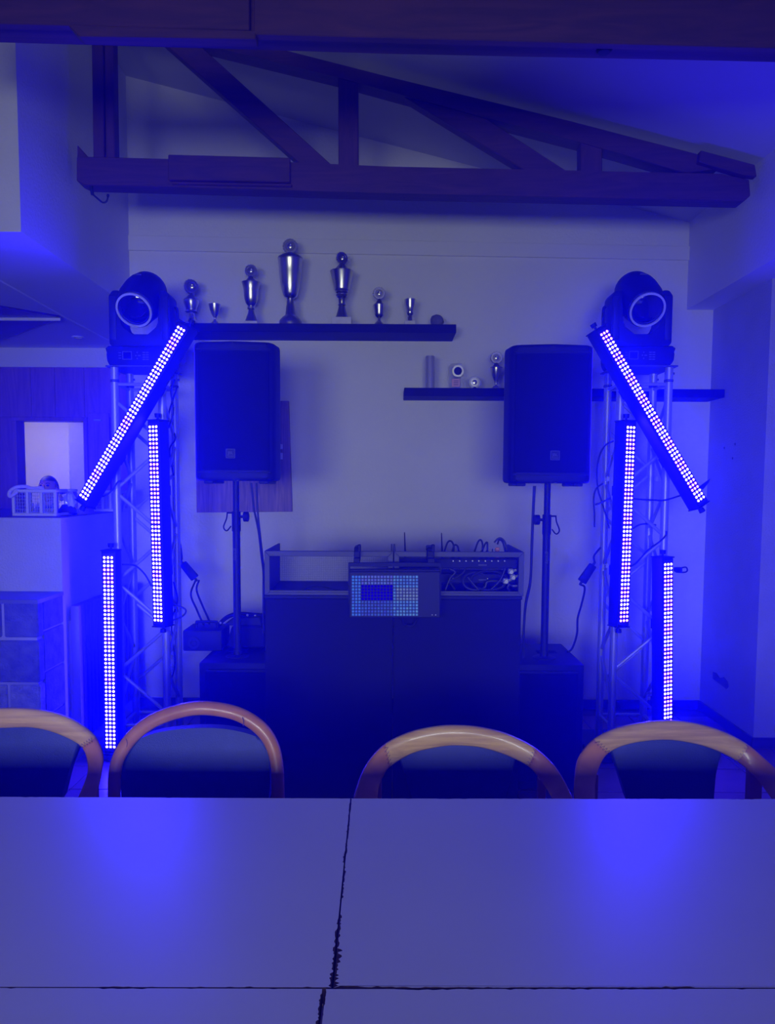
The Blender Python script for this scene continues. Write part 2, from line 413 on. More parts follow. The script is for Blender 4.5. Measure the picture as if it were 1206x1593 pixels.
for lo, hi in (((hx0-.03, YW-.012, hz1), (hx1+.03, YW+.14, hz1+.03)), ((hx0-.03, YW-.012, hz0-.03), (hx1+.03, YW+.14, hz0)), ((hx0-.03, YW-.012, hz0), (hx0, YW+.14, hz1)), ((hx1, YW-.012, hz0), (hx1+.03, YW+.14, hz1))):
    obj('window_frame', bxo(lo, hi, .003), m_panel, w1)
b = NB(); box(b, (hx1+.10, YW-.05, hz1-.0), (hx1+.16, YW-.018, hz1+.012), .003); cyl(b, (hx1+.13, YW-.045, hz1+.006), (hx1+.13, YW+.0, hz1+.006), .008)
single('cabinet_hinge', b, m_alu, 'small bright metal hinge on the dark wood leaf beside the hatch', 'hinge', (hx1+.13, YW-.02, hz1))
b = NB(); box(b, (-5.2, 8.3, 0), (-1.0, 8.5, 2.6)); box(b, (P(107, 700, 7.5).x, 7.5, 0), (-1.0, 8.3, 2.6)); struct('wall_kitchen', b, m_wall)
b = NB(); box(b, (-5.2, YW+0.12, 2.52), (-0.9, 8.5, 2.6)); struct('ceiling_kitchen', b, m_ceil)
# slanting dark panel and bright strip in the alcove ceiling, batten, recessed spot
zc = ZB
poly = [PZ(95, 491, zc), PZ(0, 527, zc), PZ(-60, 548, zc), PZ(-60, 466, zc), PZ(0, 475, zc)]
cp = thing('ceiling_hatch', 'dark pointed panel sunk in the alcove ceiling with a pale strip across', 'ceiling panel', (PZ(40, 498, zc).x, PZ(40, 498, zc).y, zc))
b = NB(); prism(b, [p-V(0, 0, .012) for p in poly], (0, 0, .014)); obj('panel', b, m_counter, cp)
a0, a1 = PZ(94, 492, zc), PZ(-50, 491, zc)
b = NB(); box(b, (a1.x, a0.y-.006, zc-.03), (a0.x, a0.y+.006, zc-.011)); obj('strip', b, m_trim, cp)
b = NB(); tube(b, [PZ(-20, 425, zc), PZ(95, 490, zc), PZ(176, 533, zc)], .008, 6, sub=1); struct('trim_3', b, m_trim)
c = PZ(121, 524, zc)
sp = thing('recessed_spot', 'small round recessed spotlight in the alcove ceiling', 'ceiling light', c)
b = NB(); disc_ring(b, c-V(0, 0, .008), (0, 0, 1), .045, .03, .01); obj('rim', b, m_ring, sp)
b = NB(); cyl(b, c-V(0, 0, .004), c+V(0, 0, .001), .03); obj('lamp_glass', b, m_lens, sp)

# ================================================================== ROOF TRUSSES
YT = 4.0; TH = 0.10
def truss(dy, tag_label, tagcat='roof truss', hook=False):
    o = thing('roof_truss', tag_label, tagcat, (0, YT+dy, P(640, 300, YT).z))
    def mem(name, pix, th=TH, off=0.0, m=m_beam, bev=.004):
        b = NB(); prism(b, [P(x, y, YT)+V(0, dy+off, 0) for x, y in pix], (0, th, 0), bev, 1); return obj(name, b, m, o)
    mem('bottom_chord', [(119, 243), (460, 252.5), (603, 259), (883, 265), (1123, 270.5), (1166, 279), (1168, 304), (1158, 313), (603, 300.5), (455, 296), (132, 287.5), (119, 281)])
    if dy == 0:
        mem('splice_board', [(264, 244), (452.5, 249), (452.5, 287), (264, 283)], .03, -.03)
        mem('splice_board', [(268, 284), (455, 287.5), (455, 292), (268, 288)], .06, -.018)
    else:
        Yq = YT+dy-.035
        for nm, pix, th in (('splice_board', [(-60, -40), (388, -40), (388, 46), (-60, 35)], .034), ('splice_board', [(395, -40), (1300, -40), (1300, 77), (395, 53)], .034), ('batten', [(105, 38), (398, 47), (398, 60), (122, 56)], .05)):
            b = NB(); prism(b, [P(x, y, Yq) for x, y in pix], (0, th, 0), .003, 1); obj(nm, b, m_beam, o)
    mem('end_plate', [(120, 225), (138, 245), (120, 245)], .07)
    mem('post', [(140.5, -14), (158.5, -10), (161.5, 246), (144.5, 246)], TH-.02, .005, m_beamv)
    mem('post', [(160, -10), (173.5, -6), (177.5, 246), (163, 246)], TH-.03, .012, m_beamv)
    mem('post', [(526, 118), (557, 128), (557.5, 257), (526.5, 256)], TH-.02, .008, m_beamv)
    mem('post', [(904, 218), (938, 228), (938, 269), (904, 267)], TH-.02, .008, m_beamv)
    mem('brace', [(240, 52), (292, 52), (516, 255), (466, 253)], TH-.03, .012)
    mem('brace', [(610, 137), (745, 175), (885.5, 266), (818, 264)], TH-.03, .012)
    mem('top_chord', [(100, -10), (400, 67), (603, 119), (890, 189), (1085, 239), (1120, 262), (1068, 269), (903, 221), (745, 180), (603, 141.5), (525, 120), (320, 70), (100, 14)])
    mem('end_board', [(1086, 238), (1170, 260.5), (1173, 279), (1150, 276), (1083, 256)], .045, -.035)
    return o
truss(0.0, 'dark timber roof truss nearest the back wall, above the trophy shelves')
truss(-1.36, 'dark timber truss beam crossing the very top of the picture, nearest the tables')
# metal hook under the truss end
hk = P(141, 288, YT+.02)
h = thing('ceiling_hook', 'thin curved metal hook hanging under the truss end', 'hook', hk)
b = NB(); tube(b, [P(141, 287, YT+.02), P(143, 297, YT+.02), P(144, 303, YT+.02)], .009, 8); obj('shank', b, m_blackm, h, True)
b = NB(); tube(b, [P(144, 302, YT+.02), P(152, 309, YT+.02), P(160, 315, YT+.02), P(166, 313, YT+.02), P(168, 306, YT+.02)], .0045, 8); sphere(b, P(168, 304, YT+.02), .008, u=8, v=6); obj('curl', b, m_blackm, h, True)
# dome under the front truss
YF = YT-1.36
c = P(940, 80, YF+.05); c.z = P(940, 81, YF+0.02).z+0.026
dm = thing('smoke_detector', 'small round detector dome under the nearest truss beam', 'detector', c)
b = NB(); lathe(b, [(0, -.014), (.02, -.012), (.028, -.004), (.03, 0)], c, seg=20); obj('dome', b, m_black, dm, True)
b = NB(); lathe(b, [(.034, -.004), (.036, .0), (.036, .012), (.03, .016)], c, seg=20); obj('mount_ring', b, m_blackm, dm, True)

# ================================================================== SHELVES AND TROPHIES
def shelf(x0, x1, yt, yb, Yf, name_label):
    a = P(x0, yt, Yf); c = P(x1, yb, Yf); zt = P((x0+x1)/2, yt, Yf).z; zb = P((x0+x1)/2, yb, Yf).z
    o = thing('wall_shelf', name_label, 'shelf', ((a.x+c.x)/2, D, zt))
    b = NB(); box(b, (a.x, Yf, zb), (c.x, D, zt), .002, 1); obj('board', b, m_shelf, o)
    return zt
YS1, YS2 = 4.64, 4.67
z1 = shelf(245, 709.9, 503.3, 516.5, YS1, 'long black floating shelf holding the row of cups and a rock')
z2 = shelf(629, 1127.8, 604.3, 617.2, YS2, 'lower black floating shelf running behind the tall speaker')
K = 4.705/1200.0*.965
YTR = 4.705
def cup(px, base_z, prof, m, label, lid=None, medal=None, plinth_=None, split=0, mm=None):
    """prof: (radius px, height px) from the shelf up"""
    x = P(px, 500, YTR).x; o3 = V(x, YTR, base_z)
    o = thing('trophy', label, 'trophy', o3, 'trophies on the wall shelves')
    z = 0; up = 2.6 if base_z > 2 else 1.0
    if plinth_:
        w, h, pm = plinth_; h += up
        b = NB(); box(b, (x-w*K/2, YTR-w*K*.42, base_z), (x+w*K/2, YTR+w*K*.42, base_z+h*K), .002, 1); obj('plinth', b, pm, o); z = h
    else: prof = [(prof[0][0], 0)]+[(r, h+up) for r, h in prof]; split = split+1 if split else 0
    if split:
        b = NB(); lathe(b, [(r*K, (h+z)*K) for r, h in prof[:split+1]], o3, seg=24); obj('stem', b, m_pewter, o, True, ang=50)
    b = NB(); lathe(b, [(r*K, (h+z)*K) for r, h in prof[split:]], o3, seg=24); obj('cup', b, m, o, True, ang=50)
    top = prof[-1][1]+z
    if lid:
        b = NB(); lathe(b, [(r*K, (h+top)*K) for r, h in lid], o3, seg=24); obj('lid', b, m_pewter if mm is None else mm, o, True, ang=50); top += lid[-1][1]
    if medal:
        R, tilt = medal
        c = o3+V(0, 0, (top+R-1)*K); n = V(math.sin(tilt), -math.cos(tilt), 0)
        b = NB(); cyl(b, c-n*.004, c+n*.004, R*.78*K, seg=20); obj('medal', b, m_pewter, o, True)
        b = NB(); disc_ring(b, c-n*.006, n, R*K, R*.72*K, .012, 20)
        for k in range(16):
            a = k*math.pi/8; xx, yy, _ = frame_of(n); q = c+(xx*math.cos(a)+yy*math.sin(a))*R*K*.98; sphere(b, q, .0055, u=6, v=4)
        wr = obj('medal_wreath', b, m_silver, o, True)
        b = NB(); sphere(b, c+n*.004, R*.4*K, 1, .3, 1, 10, 8); sphere(b, c+n*.006+V(.004, 0, R*.25*K), R*.2*K, 1, .5, 1, 8, 6); obj('relief', b, m_silver, o, True)
        b = NB(); cyl(b, o3+V(0, 0, (top-2)*K), c-V(0, 0, R*.7*K), .006, seg=8); obj('medal_pin', b, m_silver, o, True)
    return o
cup(298, z1, [(14, 0), (13, 2), (7, 5), (5, 12), (5, 16), (10, 18), (8, 20), (9, 24), (12, 32), (12, 36)], m_silver, 'small footed trophy with lid and tilted medal beside the slanting light bar', [(12.5, 0), (11, 2), (4, 8), (2, 11)], (11, .5))
cup(334.5, z1, [(6, 0), (6, 1), (2, 5), (1.5, 7), (2, 9), (5, 14), (8, 22), (9.5, 30), (8.8, 30), (6, 20), (2, 12)], m_silver, 'smallest plain goblet on the long shelf, without lid or medal')
cup(391, z1, [(10, 0), (8, 6), (5, 14), (4, 19), (6, 20), (6, 23), (4.5, 24), (8, 28), (11, 36), (12, 50), (14, 59), (15, 61)], m_silver, 'tall silver cup with domed lid and small sun medal on a white base', [(15, 0), (9, 2), (4.5, 7), (2, 10)], (9, -.1), (22, 3, m_marble), split=4)
cup(452, z1, [(18, 0), (18, 4), (14, 9), (12, 11), (9, 13), (8, 14), (6.5, 28), (5.5, 30), (6, 33), (5, 38), (6, 40), (10, 42), (12, 47), (15, 60), (17.5, 80), (19, 98), (20, 100)], m_silver, 'largest trophy on the shelf, tall shiny silver beaker with round medal on top', [(20, 0), (19, 3), (14, 6), (6, 8), (4, 10)], (11, 0), split=10)
cup(532, z1, [(11, 0), (9, 4), (6, 14), (5, 20), (6.5, 21), (5, 22), (5.5, 31), (8, 33), (10, 36), (8, 37), (11, 40), (9, 41), (12, 43), (12.5, 45), (18, 71), (19, 73)], m_silver, 'tall flared silver cup on a white marble block with tilted plain medal', [(18.5, 0), (11, 3), (6, 9), (3, 12)], (9, .45), (31, 9, m_marble), split=7)
cup(590, z1, [(8, 0), (6, 3), (3, 6), (2.5, 10), (6, 13), (7, 16), (8, 22), (10, 30)], m_silver, 'short silver cup with pointed lid and round wreath medal near the rock', [(10, 0), (6, 3), (3, 8), (1.5, 10)], (9, 0))
cup(638, z1, [(5, 0), (4, 2), (4, 7), (3, 9), (5, 11), (6, 16), (5.5, 17), (8, 24), (9, 34), (8, 34), (5, 20)], m_silver, 'small open silver beaker on a pale square foot beside the rock', plinth_=(17, 5, m_marble))
b = NB(); c = V(P(680, 500, YTR).x, YTR, z1+9*K)
bmesh.ops.create_icosphere(b, subdivisions=3, radius=1.0, matrix=Matrix.Translation(c) @ Matrix.Rotation(.35, 4, 'Y') @ Matrix.Diagonal((10.5*K, 9*K, 9.5*K, 1)))
for v in b.verts:
    v.co += (v.co-c)*random.uniform(-.09, .09)
    v.co.z = max(v.co.z, z1)
single('rock', b, m_stonegrey, 'dark rounded lump of rock at the end of the long shelf', 'rock', V(c.x, YTR, z1), smooth=True, ang=60)
# lower shelf
c = V(P(669, 600, YTR).x, YTR, z2)
o = thing('metal_tube', 'upright ribbed metal cylinder on the lower shelf', 'vase', c)
b = NB(); pr = []
for i in range(26): pr += [(7.6*K, i*1.93*K), (7.3*K, (i*1.93+1.6)*K)]
lathe(b, pr+[(7.3*K, 50.2*K), (6*K, 51*K)], c, seg=22); obj('body', b, m_brushed, o, True, ang=20)
c = V(P(709.5, 600, YTR).x, YTR, z2)
o = thing('plaque', 'clear upright award plaque with a dark round disc and pink plate', 'plaque', c)
b = NB(); box(b, c+V(-9*K, -.012, 0), c+V(9*K, .012, 39*K), .002, 1); obj('block', b, m_glass, o)
b = NB(); disc_ring(b, c+V(2.5*K, -.014, 27*K), (0, -1, 0), 9.2*K, 6.4*K, .006); obj('disc_ring', b, m_silver, o, True)
b = NB(); cyl(b, c+V(2.5*K, -.0125, 27*K), c+V(2.5*K, -.017, 27*K), 6.6*K, seg=24); obj('disc', b, m_black, o)
b = NB(); box(b, c+V(-7*K, -.016, 2.5*K), c+V(6*K, -.0125, 15*K), .001, 1); pl = obj('name_plate', b, m_pink, o)
b = NB()
for k in range(3): box(b, c+V(-4*K, -.0172, (5+3*k)*K), c+V(3.5*K, -.0158, (6+3*k)*K))
obj('engraving', b, m_counter, pl)
c = V(P(738.5, 600, YTR).x, YTR, z2)
o = thing('medal_stand', 'round wreath medal standing low on the lower shelf, without a cup', 'medal', c)
b = NB(); cyl(b, c+V(0, -.004, 10*K), c+V(0, .004, 10*K), 7*K, seg=22); sphere(b, c+V(0, -.004, 10*K), 4*K, 1, .25, 1, 10, 8); obj('medal', b, m_silver, o, True)
b = NB(); disc_ring(b, c+V(0, .006, 10*K), (0, -1, 0), 9*K, 6.5*K, .012)
for k in range(18): sphere(b, c+V(math.cos(k*math.pi/9)*8.8*K, 0, 10*K+math.sin(k*math.pi/9)*8.8*K), .006, u=6, v=4)
obj('wreath', b, m_ring, o, True)
b = NB(); lathe(b, [(3*K, 0), (3*K, .006), (1.2*K, .012), (1*K, 2*K)], c, seg=12); obj('foot', b, m_black, o, True)
cup(773.5, z2, [(7, 0), (5, 2), (2, 4), (2, 7), (4, 12), (7, 19), (9, 26), (9.5, 30)], m_silver, 'silver cup with pointed lid and wreath medal next to the tall speaker', [(9.5, 0), (9.7, 1), (5, 4), (2, 8)], (9, 0))

# oak board on the wall behind the left speaker
YB = D-.02
o = thing('wall_board', 'oak veneer board hung on the wall behind a speaker', 'wall board', (P(380, 797, YB).x, D, P(380, 797, YB).z))
b = NB(); prism(b, [P(303, 624, YB), P(449.5, 623.5, YB), P(455, 796, YB), P(306, 797.5, YB)], (0, .021, 0), .002, 1); obj('board', b, m_board, o)
for y0, y1 in ((691, 698.5), (704.5, 714.5)):
    b = NB(); pprism(b, [(430, y0), (440, y0), (440, y1), (430, y1)], YB-.004, .005); obj('paper_label', b, m_label, o)

# ================================================================== LIGHT TOWERS
YT0, YT1 = 4.05, 4.285
RT = .0205
def tower(x0, x1, label, nodes_left, flip):
    zt = P(180 if x0 < 0 else 1041, 572, YT0).z
    o = thing('truss_tower', label, 'lighting truss', ((x0+x1)/2, (YT0+YT1)/2, 0))
    pos = {}
    for k, (x, y) in enumerate(((x0, YT0), (x1, YT0), (x0, YT1), (x1, YT1))):
        b = NB(); cyl(b, (x, y, 0.03), (x, y, zt), RT, seg=16)
        c = obj('chord_tube', b, m_alu, o, True)
        b = NB(); lathe(b, [(RT, 0), (RT+.003, .002), (RT+.003, .012), (RT, .014)], (x, y, zt-.075), seg=16)
        cyl(b, (x-.02, y, zt-.03), (x+.028, y, zt-.03), .006, seg=8)
        obj('coupler', b, m_alu2, c, True)
    per = .48
    zn = nodes_left
    def zig(a, bq, zstart, name='brace'):
        z = zstart; s = 0
        zs_ = []
        while z < zt-.12: zs_.append(z); z += per/2
        z = zstart-per/2
        while z > .12: zs_.insert(0, z); z -= per/2
        i0 = zs_.index(zstart)
        for i in range(len(zs_)-1):
            even = ((i-i0) % 2 == 0)
            p, q = (a, bq) if even else (bq, a)
            p3 = V(p[0], p[1], zs_[i]+.012); q3 = V(q[0], q[1], zs_[i+1]-.012)
            d = (q3-p3).normalized()
            b = NB(); cyl(b, p3+d*.012, q3-d*.012, .0095, seg=8); obj(name, b, m_alu, o, True)
    zig((x0, YT0), (x1, YT0), zn)
    zig((x1, YT1), (x0, YT1), zn+.11)
    zig((x0, YT1), (x0, YT0), zn+.06)
    zig((x1, YT0), (x1, YT1), zn+.02)
    for zz in (zt-.085, .155):
        for (ax, ay), (cx_, cy_) in (((x0, YT0), (x1, YT0)), ((x0, YT1), (x1, YT1)), ((x0, YT0), (x0, YT1)), ((x1, YT0), (x1, YT1))):
            b = NB(); cyl(b, (ax, ay, zz), (cx_, cy_, zz), .0085, seg=8); obj('end_rail', b, m_alu, o, True)
    b = NB(); box(b, (x0-.035, YT0-.035, zt), (x1+.035, YT1+.035, zt+.008), .002, 1); obj('top_plate', b, m_alu2, o)
    b = NB(); box(b, (x0-.12, YT0-.12, 0), (x1+.12, YT1+.12, .03), .004, 1); obj('base_plate', b, m_blackm, o)
    return zt+.008, o
xl0, xl1 = P(183.5, 830, YT0).x, P(256, 830, YT0).x
xr0, xr1 = P(959.5, 830, YT0).x, P(1033, 830, YT0).x
ztl, tower_l = tower(xl0, xl1, 'aluminium truss tower beside the low plastered wall', P(190, 905, YT0).z, False)
ztr, tower_r = tower(xr0, xr1, 'aluminium truss tower beside the rough side wall', P(960, 907, YT0).z, True)

# ------------------------------------------------------------------ moving heads
def moving_head(cxp, top, side, ztop, label):
    Y = 4.16; k = Y/1200.0
    c = P(cxp, 560, Y); cx = c.x
    o = thing('moving_head', label, 'stage light', (cx, Y, ztop))
    def L(dx, dz, dy=0): return V(cx+dx*k, Y+dy, ztop+dz*k)
    # base
    b = NB(); out = [(-42, 0), (40, 0), (46, 8), (47, 18), (44, 26), (46, 30), (-46, 30), (-44, 26), (-47, 18), (-46, 8)]
    prism(b, [L(x, z, -.115) for x, z in out], (0, .23, 0), .010, 2)
    base = obj('base', b, m_black, o, True)
    sx = -14 if side < 0 else -14
    b = NB()
    for (lo, hi) in (((-22, 10), (-21, 21)), ((-9, 10), (-8, 21)), ((-22, 9.5), (-8, 10.5)), ((-22, 20.5), (-8, 21.5))):
        box(b, L(lo[0], lo[1], -.1165), L(hi[0], hi[1], -.114))
    obj('screen_frame', b, m_print, base)
    b = NB(); box(b, L(-21, 10.5, -.1158), L(-9, 20.5, -.114)); obj('screen', b, m_lens, base)
    for dx, dz in ((-2, 15.5), (2, 15.5), (-0, 20), (-0, 11), (4, 15.5)):
        b = NB(); cyl(b, L(dx, dz, -.114), L(dx, dz, -.117), .0035, seg=8); obj('button', b, m_print, base)
    b = NB()
    for r in range(4):
        for q in range(2): box(b, L(8+q*5, 9+r*3.4, -.1162), L(12+q*5, 10.6+r*3.4, -.114))
    obj('key_print', b, m_print, base)
    b = NB()
    for q in range(3): box(b, L(-28, 11+q*4, -.1162), L(-24, 12+q*4, -.114))
    obj('mark_print', b, m_print, base)
    # yoke, a U with chamfered inner corners
    out = [(-46, 34), (-40, 30), (40, 30), (46, 36), (46, 106), (40, 114), (30, 114), (28, 66), (28, 58), (14, 46), (-12, 46), (-28, 58), (-28, 66), (-30, 114), (-40, 114), (-46, 106)]
    b = NB(); prism(b, [L(x, z, -.075) for x, z in out], (0, .15, 0), .010, 2); obj('yoke', b, m_black, o, True)
    b = NB(); 
    prism(b, [L(x, z, -.08) for x, z in [(-44, 40), (-34, 40), (-34, 104), (-44, 104)]], (0, .01, 0), .004); obj('arm_cover', b, m_blackm, o, True)
    b = NB(); prism(b, [L(x, z, -.08) for x, z in [(34, 40), (44, 40), (44, 104), (34, 104)]], (0, .01, 0), .004); obj('arm_cover', b, m_blackm, o, True)
    # head
    n = V(.04*side, -.80, -.58).normalized()
    Hc = L(side*1.0, 109, 0.01)
    b = NB(); lathe(b, [(0, -.165), (.045, -.160), (.078, -.140), (.100, -.105), (.112, -.05), (.115, .0), (.114, .06), (.106, .11), (.100, .155), (.094, .16)], Hc, n, 28); obj('head', b, m_black, o, True, ang=40)
    b = NB(); disc_ring(b, Hc+n*.157, n, .092, .082, .012, 40); obj('lens_ring', b, m_ring, o, True)
    b = NB(); lathe(b, [(.083, 0), (.07, .008), (.045, .015), (.02, .0185), (0, .0195)], Hc+n*.156, n, 30); obj('lens', b, m_lens, o, True, ang=80)
    up = V(0, 0, 1); s = n.cross(up).normalized()
    q = Hc+V(0, -.06, .095)
    b = NB()
    for i in range(6): box(b, q+V((i-3)*.006, -.02, .0), q+V((i-3)*.006+.004, -.012, .006))
    obj('print', b, m_print, o)
    b = NB(); tube(b, [L(-48, 95, .02), L(-51, 90, .02), L(-51, 62, .02), L(-48, 58, .02)] if side > 0 else [L(46, 95, .02), L(50, 90, .02), L(50, 62, .02), L(46, 58, .02)], .008, 8); obj('handle', b, m_black, o, True)
    return o
moving_head(224.5, 421, -1, ztl, 'black moving head spotlight turned to the low wall, on the tower beside it')
moving_head(990.5, 430, 1, ztr, 'black moving head spotlight turned to the rough side wall, on the tower beside it')

# ------------------------------------------------------------------ LED bars
def led_bar(p_top, p_bot, yawdeg, Yb, label, pattern, ext=0):
    A, B_ = P(*p_top, Yb), P(*p_bot, Yb)          # centres of the first and last LED row
    a = (B_-A); Ln = a.length; a.normalize()
    ph = math.radians(yawdeg); n = V(math.sin(ph), -math.cos(ph), 0); n = (n-a*n.dot(a)).normalized()
    s = a.cross(n).normalized()
    if s.x < 0: s = -s
    o = thing('light_bar', label, 'LED bar', B_+a*.03)
    W, Dp, E = .074, .078, .032
    def box_f(b, a0, a1, s0, s1, n0, n1, bev=0.0):
        vs_ = [b.verts.new(A+a*x+s*y+n*z) for x in (a0, a1) for y in (s0, s1) for z in (n0, n1)]
        for f in ((0, 1, 3, 2), (4, 6, 7, 5), (0, 4, 5, 1), (2, 3, 7, 6), (0, 2, 6, 4), (1, 5, 7, 3)): b.faces.new([vs_[i] for i in f])
        if bev: bmesh.ops.bevel(b, geom=list({e for v in vs_ for e in v.link_edges}), offset=bev, segments=2, affect='EDGES', profile=.5)
    b = NB(); box_f(b, -E, Ln+E, -W/2, W/2, -Dp-.004, -.004, .005); obj('housing', b, m_blackm, o, True)
    b = NB(); box_f(b, -E+.012, Ln+E-.012, -.029, .029, -.0045, -.001); obj('circuit_board', b, m_ledboard, o)
    for a0, a1 in ((-E-.006, -E), (Ln+E, Ln+E+.006)):
        b = NB(); box_f(b, a0, a1, -W/2-.003, W/2+.003, -Dp-.006, .002, .002); cap = obj('end_cap', b, m_black, o)
        e = A+a*(a0-.0 if a0 < 0 else a1); sg = -1 if a0 < 0 else 1
        b = NB(); cyl(b, e-n*.04, e-n*.04+a*sg*.014, .006, seg=8); cyl(b, e-n*.04+a*sg*.012, e-n*.04+a*sg*.032, .014, .016, seg=10); obj('knob', b, m_black, cap, True)
    b = NB(); box_f(b, Ln*.3, Ln*.3+.05, -.02, .02, -Dp-.03, -Dp-.003); box_f(b, Ln*.72, Ln*.72+.05, -.02, .02, -Dp-.03, -Dp-.003); obj('bracket', b, m_blackm, o)
    # LED lenses: 48 rows of 3, domes
    b = NB(); R = .0062; N = 48
    for i in range(N):
        gap = .002 if i >= 24 else 0
        t = (Ln-.002)*i/(N-1)+gap
        for j in (-1, 0, 1):
            c = A+a*t+s*(j*.0193)
            r0 = [b.verts.new(c+(a*math.cos(q*math.pi/4)+s*math.sin(q*math.pi/4))*R-n*.0005) for q in range(8)]
            r1 = [b.verts.new(c+(a*math.cos(q*math.pi/4)+s*math.sin(q*math.pi/4))*R*.9+n*.0006) for q in range(8)]
            mi = 1 if pattern(i, j) else 0
            for q in range(8):
                k = (q+1) % 8; f = b.faces.new((r0[q], r0[k], r1[k], r1[q])); f.material_index = mi
            f = b.faces.new(r1); f.material_index = mi
    obj('led_lenses', b, [m_led_w, m_led_p], o, kind='stuff')
    b = NB()
    for i in range(N):
        t = Ln*i/(N-1); c = A+a*t+s*(.033 if yawdeg > 0 else -.033)
        box_f(b, t-.002, t+.002, (.0325 if yawdeg > 0 else -.0345), (.0345 if yawdeg > 0 else -.0325), -.004, -.003)
    obj('contact_dots', b, m_ring, o, kind='stuff')
    return o
few = lambda s_: (lambda i, j: i in s_ or (i-1 in s_ and j == 0))
alt = lambda off: (lambda i, j: ((i+off)//3) % 2 == 0)
YBR = 3.92
led_bar((281.5, 511.5), (129.5, 773), -24, 3.88, 'slanting lit light bar running from the trophy shelf down to the serving counter', few({3, 4, 5, 25, 26, 27, 40, 41}))
led_bar((238, 664), (246, 965), -20, YBR, 'upright lit light bar hanging on the low-wall tower beside a black speaker', few({4, 5, 9, 10, 11, 15, 16, 17, 21, 22, 23, 28, 29, 35, 36}))
led_bar((168, 867.5), (172, 1162), -2, 3.91, 'low upright lit light bar in front of the ribbed radiator', few({3, 4, 5, 6, 12, 20, 30}))
led_bar((940.5, 518), (1091, 776), 24, 3.88, 'slanting lit light bar pointing down towards the rough side wall', alt(0))
led_bar((982, 665), (971, 965.5), 22, YBR, 'upright lit light bar between the speaker and the slanting bar, on the side-wall tower', alt(3))
led_bar((1040, 878), (1039.5, 1171), 22, 3.90, 'low upright lit light bar behind a bentwood armchair, near the rough wall', alt(3))

# ================================================================== SPEAKERS, POLES, SUBS
def text_bm(s, size, org, xdir, zdir, depth=.001):
    cu = bpy.data.curves.new('t', 'FONT'); cu.body = s; cu.size = size; cu.align_x = 'CENTER'; cu.align_y = 'CENTER'; cu.extrude = depth
    to = bpy.data.objects.new('t', cu); COL.objects.link(to)
    dg = bpy.context.evaluated_depsgraph_get(); me = bpy.data.meshes.new_from_object(to.evaluated_get(dg))
    b = NB(); b.from_mesh(me); bpy.data.objects.remove(to); bpy.data.curves.remove(cu); bpy.data.meshes.remove(me)
    xd = Vector(xdir).normalized(); zd = Vector(zdir).normalized(); nd = xd.cross(zd)
    mt = Matrix(((xd.x, zd.x, nd.x, org[0]), (xd.y, zd.y, nd.y, org[1]), (xd.z, zd.z, nd.z, org[2]), (0, 0, 0, 1)))
    bmesh.ops.transform(b, matrix=mt, verts=b.verts[:]); return b
YSP = 3.55
def speaker(x0, x1, y0, y1, bx, label):
    A = P(x0, y0, YSP); B_ = P(x1, y1, YSP); xa, xb, za, zb = A.x, B_.x, B_.z, A.z
    o = thing('speaker', label, 'loudspeaker', ((xa+xb)/2, YSP+.15, za))
    b = NB(); w = xb-xa
    out = [(xa+.012, YSP+.03), (xa+.03, YSP+.004), (xa+.06, YSP-.006), ((xa+xb)/2, YSP-.010), (xb-.06, YSP-.006), (xb-.03, YSP+.004), (xb-.012, YSP+.03), (xb, YSP+.12), (xb-.04, YSP+.33), (xa+.04, YSP+.33), (xa, YSP+.12)]
    prism(b, [(x, y, za+.014) for x, y in out], (0, 0, zb-za-.014), .018, 3); obj('cabinet', b, m_black, o, True)
    b = NB(); gl = [(x, z) for x, z in ((xa+.034, za+.06), (xb-.034, za+.06), (xb-.034, zb-.045), (xa+.034, zb-.045))]
    gout = [(xa+.034, YSP+.0), (xa+.06, YSP-.010), ((xa+xb)/2, YSP-.015), (xb-.06, YSP-.010), (xb-.034, YSP+.0), (xb-.034, YSP+.02), (xa+.034, YSP+.02)]
    prism(b, [(x, y, za+.062) for x, y in gout], (0, 0, zb-za-.062-.042), .004, 1); obj('grille', b, m_grille, o, True)
    b = NB(); box(b, (xa+.03, YSP-.012, za+.050), (xb-.03, YSP+.02, za+.056), .002, 1); obj('grille_edge', b, m_blackm, o)
    b = NB(); box(b, (xa+.03, YSP-.012, zb-.038), (xb-.03, YSP+.02, zb-.032), .002, 1); obj('grille_edge', b, m_blackm, o)
    for fx in (xa+.05, xb-.09):
        b = NB(); box(b, (fx, YSP+.03, za), (fx+.045, YSP+.27, za+.016), .004, 1); obj('foot', b, m_black, o)
    bc = P(bx[0], bx[1], YSP-.014)
    b = NB(); h_ = .021
    box(b, bc+V(-h_, -.004, -h_), bc+V(h_, .004, h_), .002, 1); bd = obj('badge', b, m_blackm, o)
    b = NB()
    for lo, hi in (((-h_, -h_), (h_, -h_+.002)), ((-h_, h_-.002), (h_, h_)), ((-h_, -h_), (-h_+.002, h_)), ((h_-.002, -h_), (h_, h_))): box(b, bc+V(lo[0], -.0052, lo[1]), bc+V(hi[0], -.003, hi[1]))
    box(b, bc+V(-.014, -.0052, -.0125), bc+V(.014, -.0035, -.0105)); obj('badge_border', b, m_print, bd)
    obj('badge_lettering', text_bm('JBL', .019, bc+V(0, -.0052, .002), (1, 0, 0), (0, 0, 1)), m_print, bd)
    lc = P((x0+x1)/2+4, y1-5.5, YSP-.006)
    b = NB(); box(b, lc+V(-.012, -.002, -.002), lc+V(.012, .004, .002)); obj('status_strip', b, m_print, o)
    # pole socket
    return V((xa+xb)/2, YSP+.17, za)
s1 = speaker(294.5, 431.5, 531, 753, (359, 705.5), 'black speaker on a pole in front of the oak wall board')
s2 = speaker(791.5, 925, 535.5, 757, (863.5, 708.5), 'black speaker on a pole covering part of the lower shelf')
YSB0, YSB1 = 3.55, 4.04
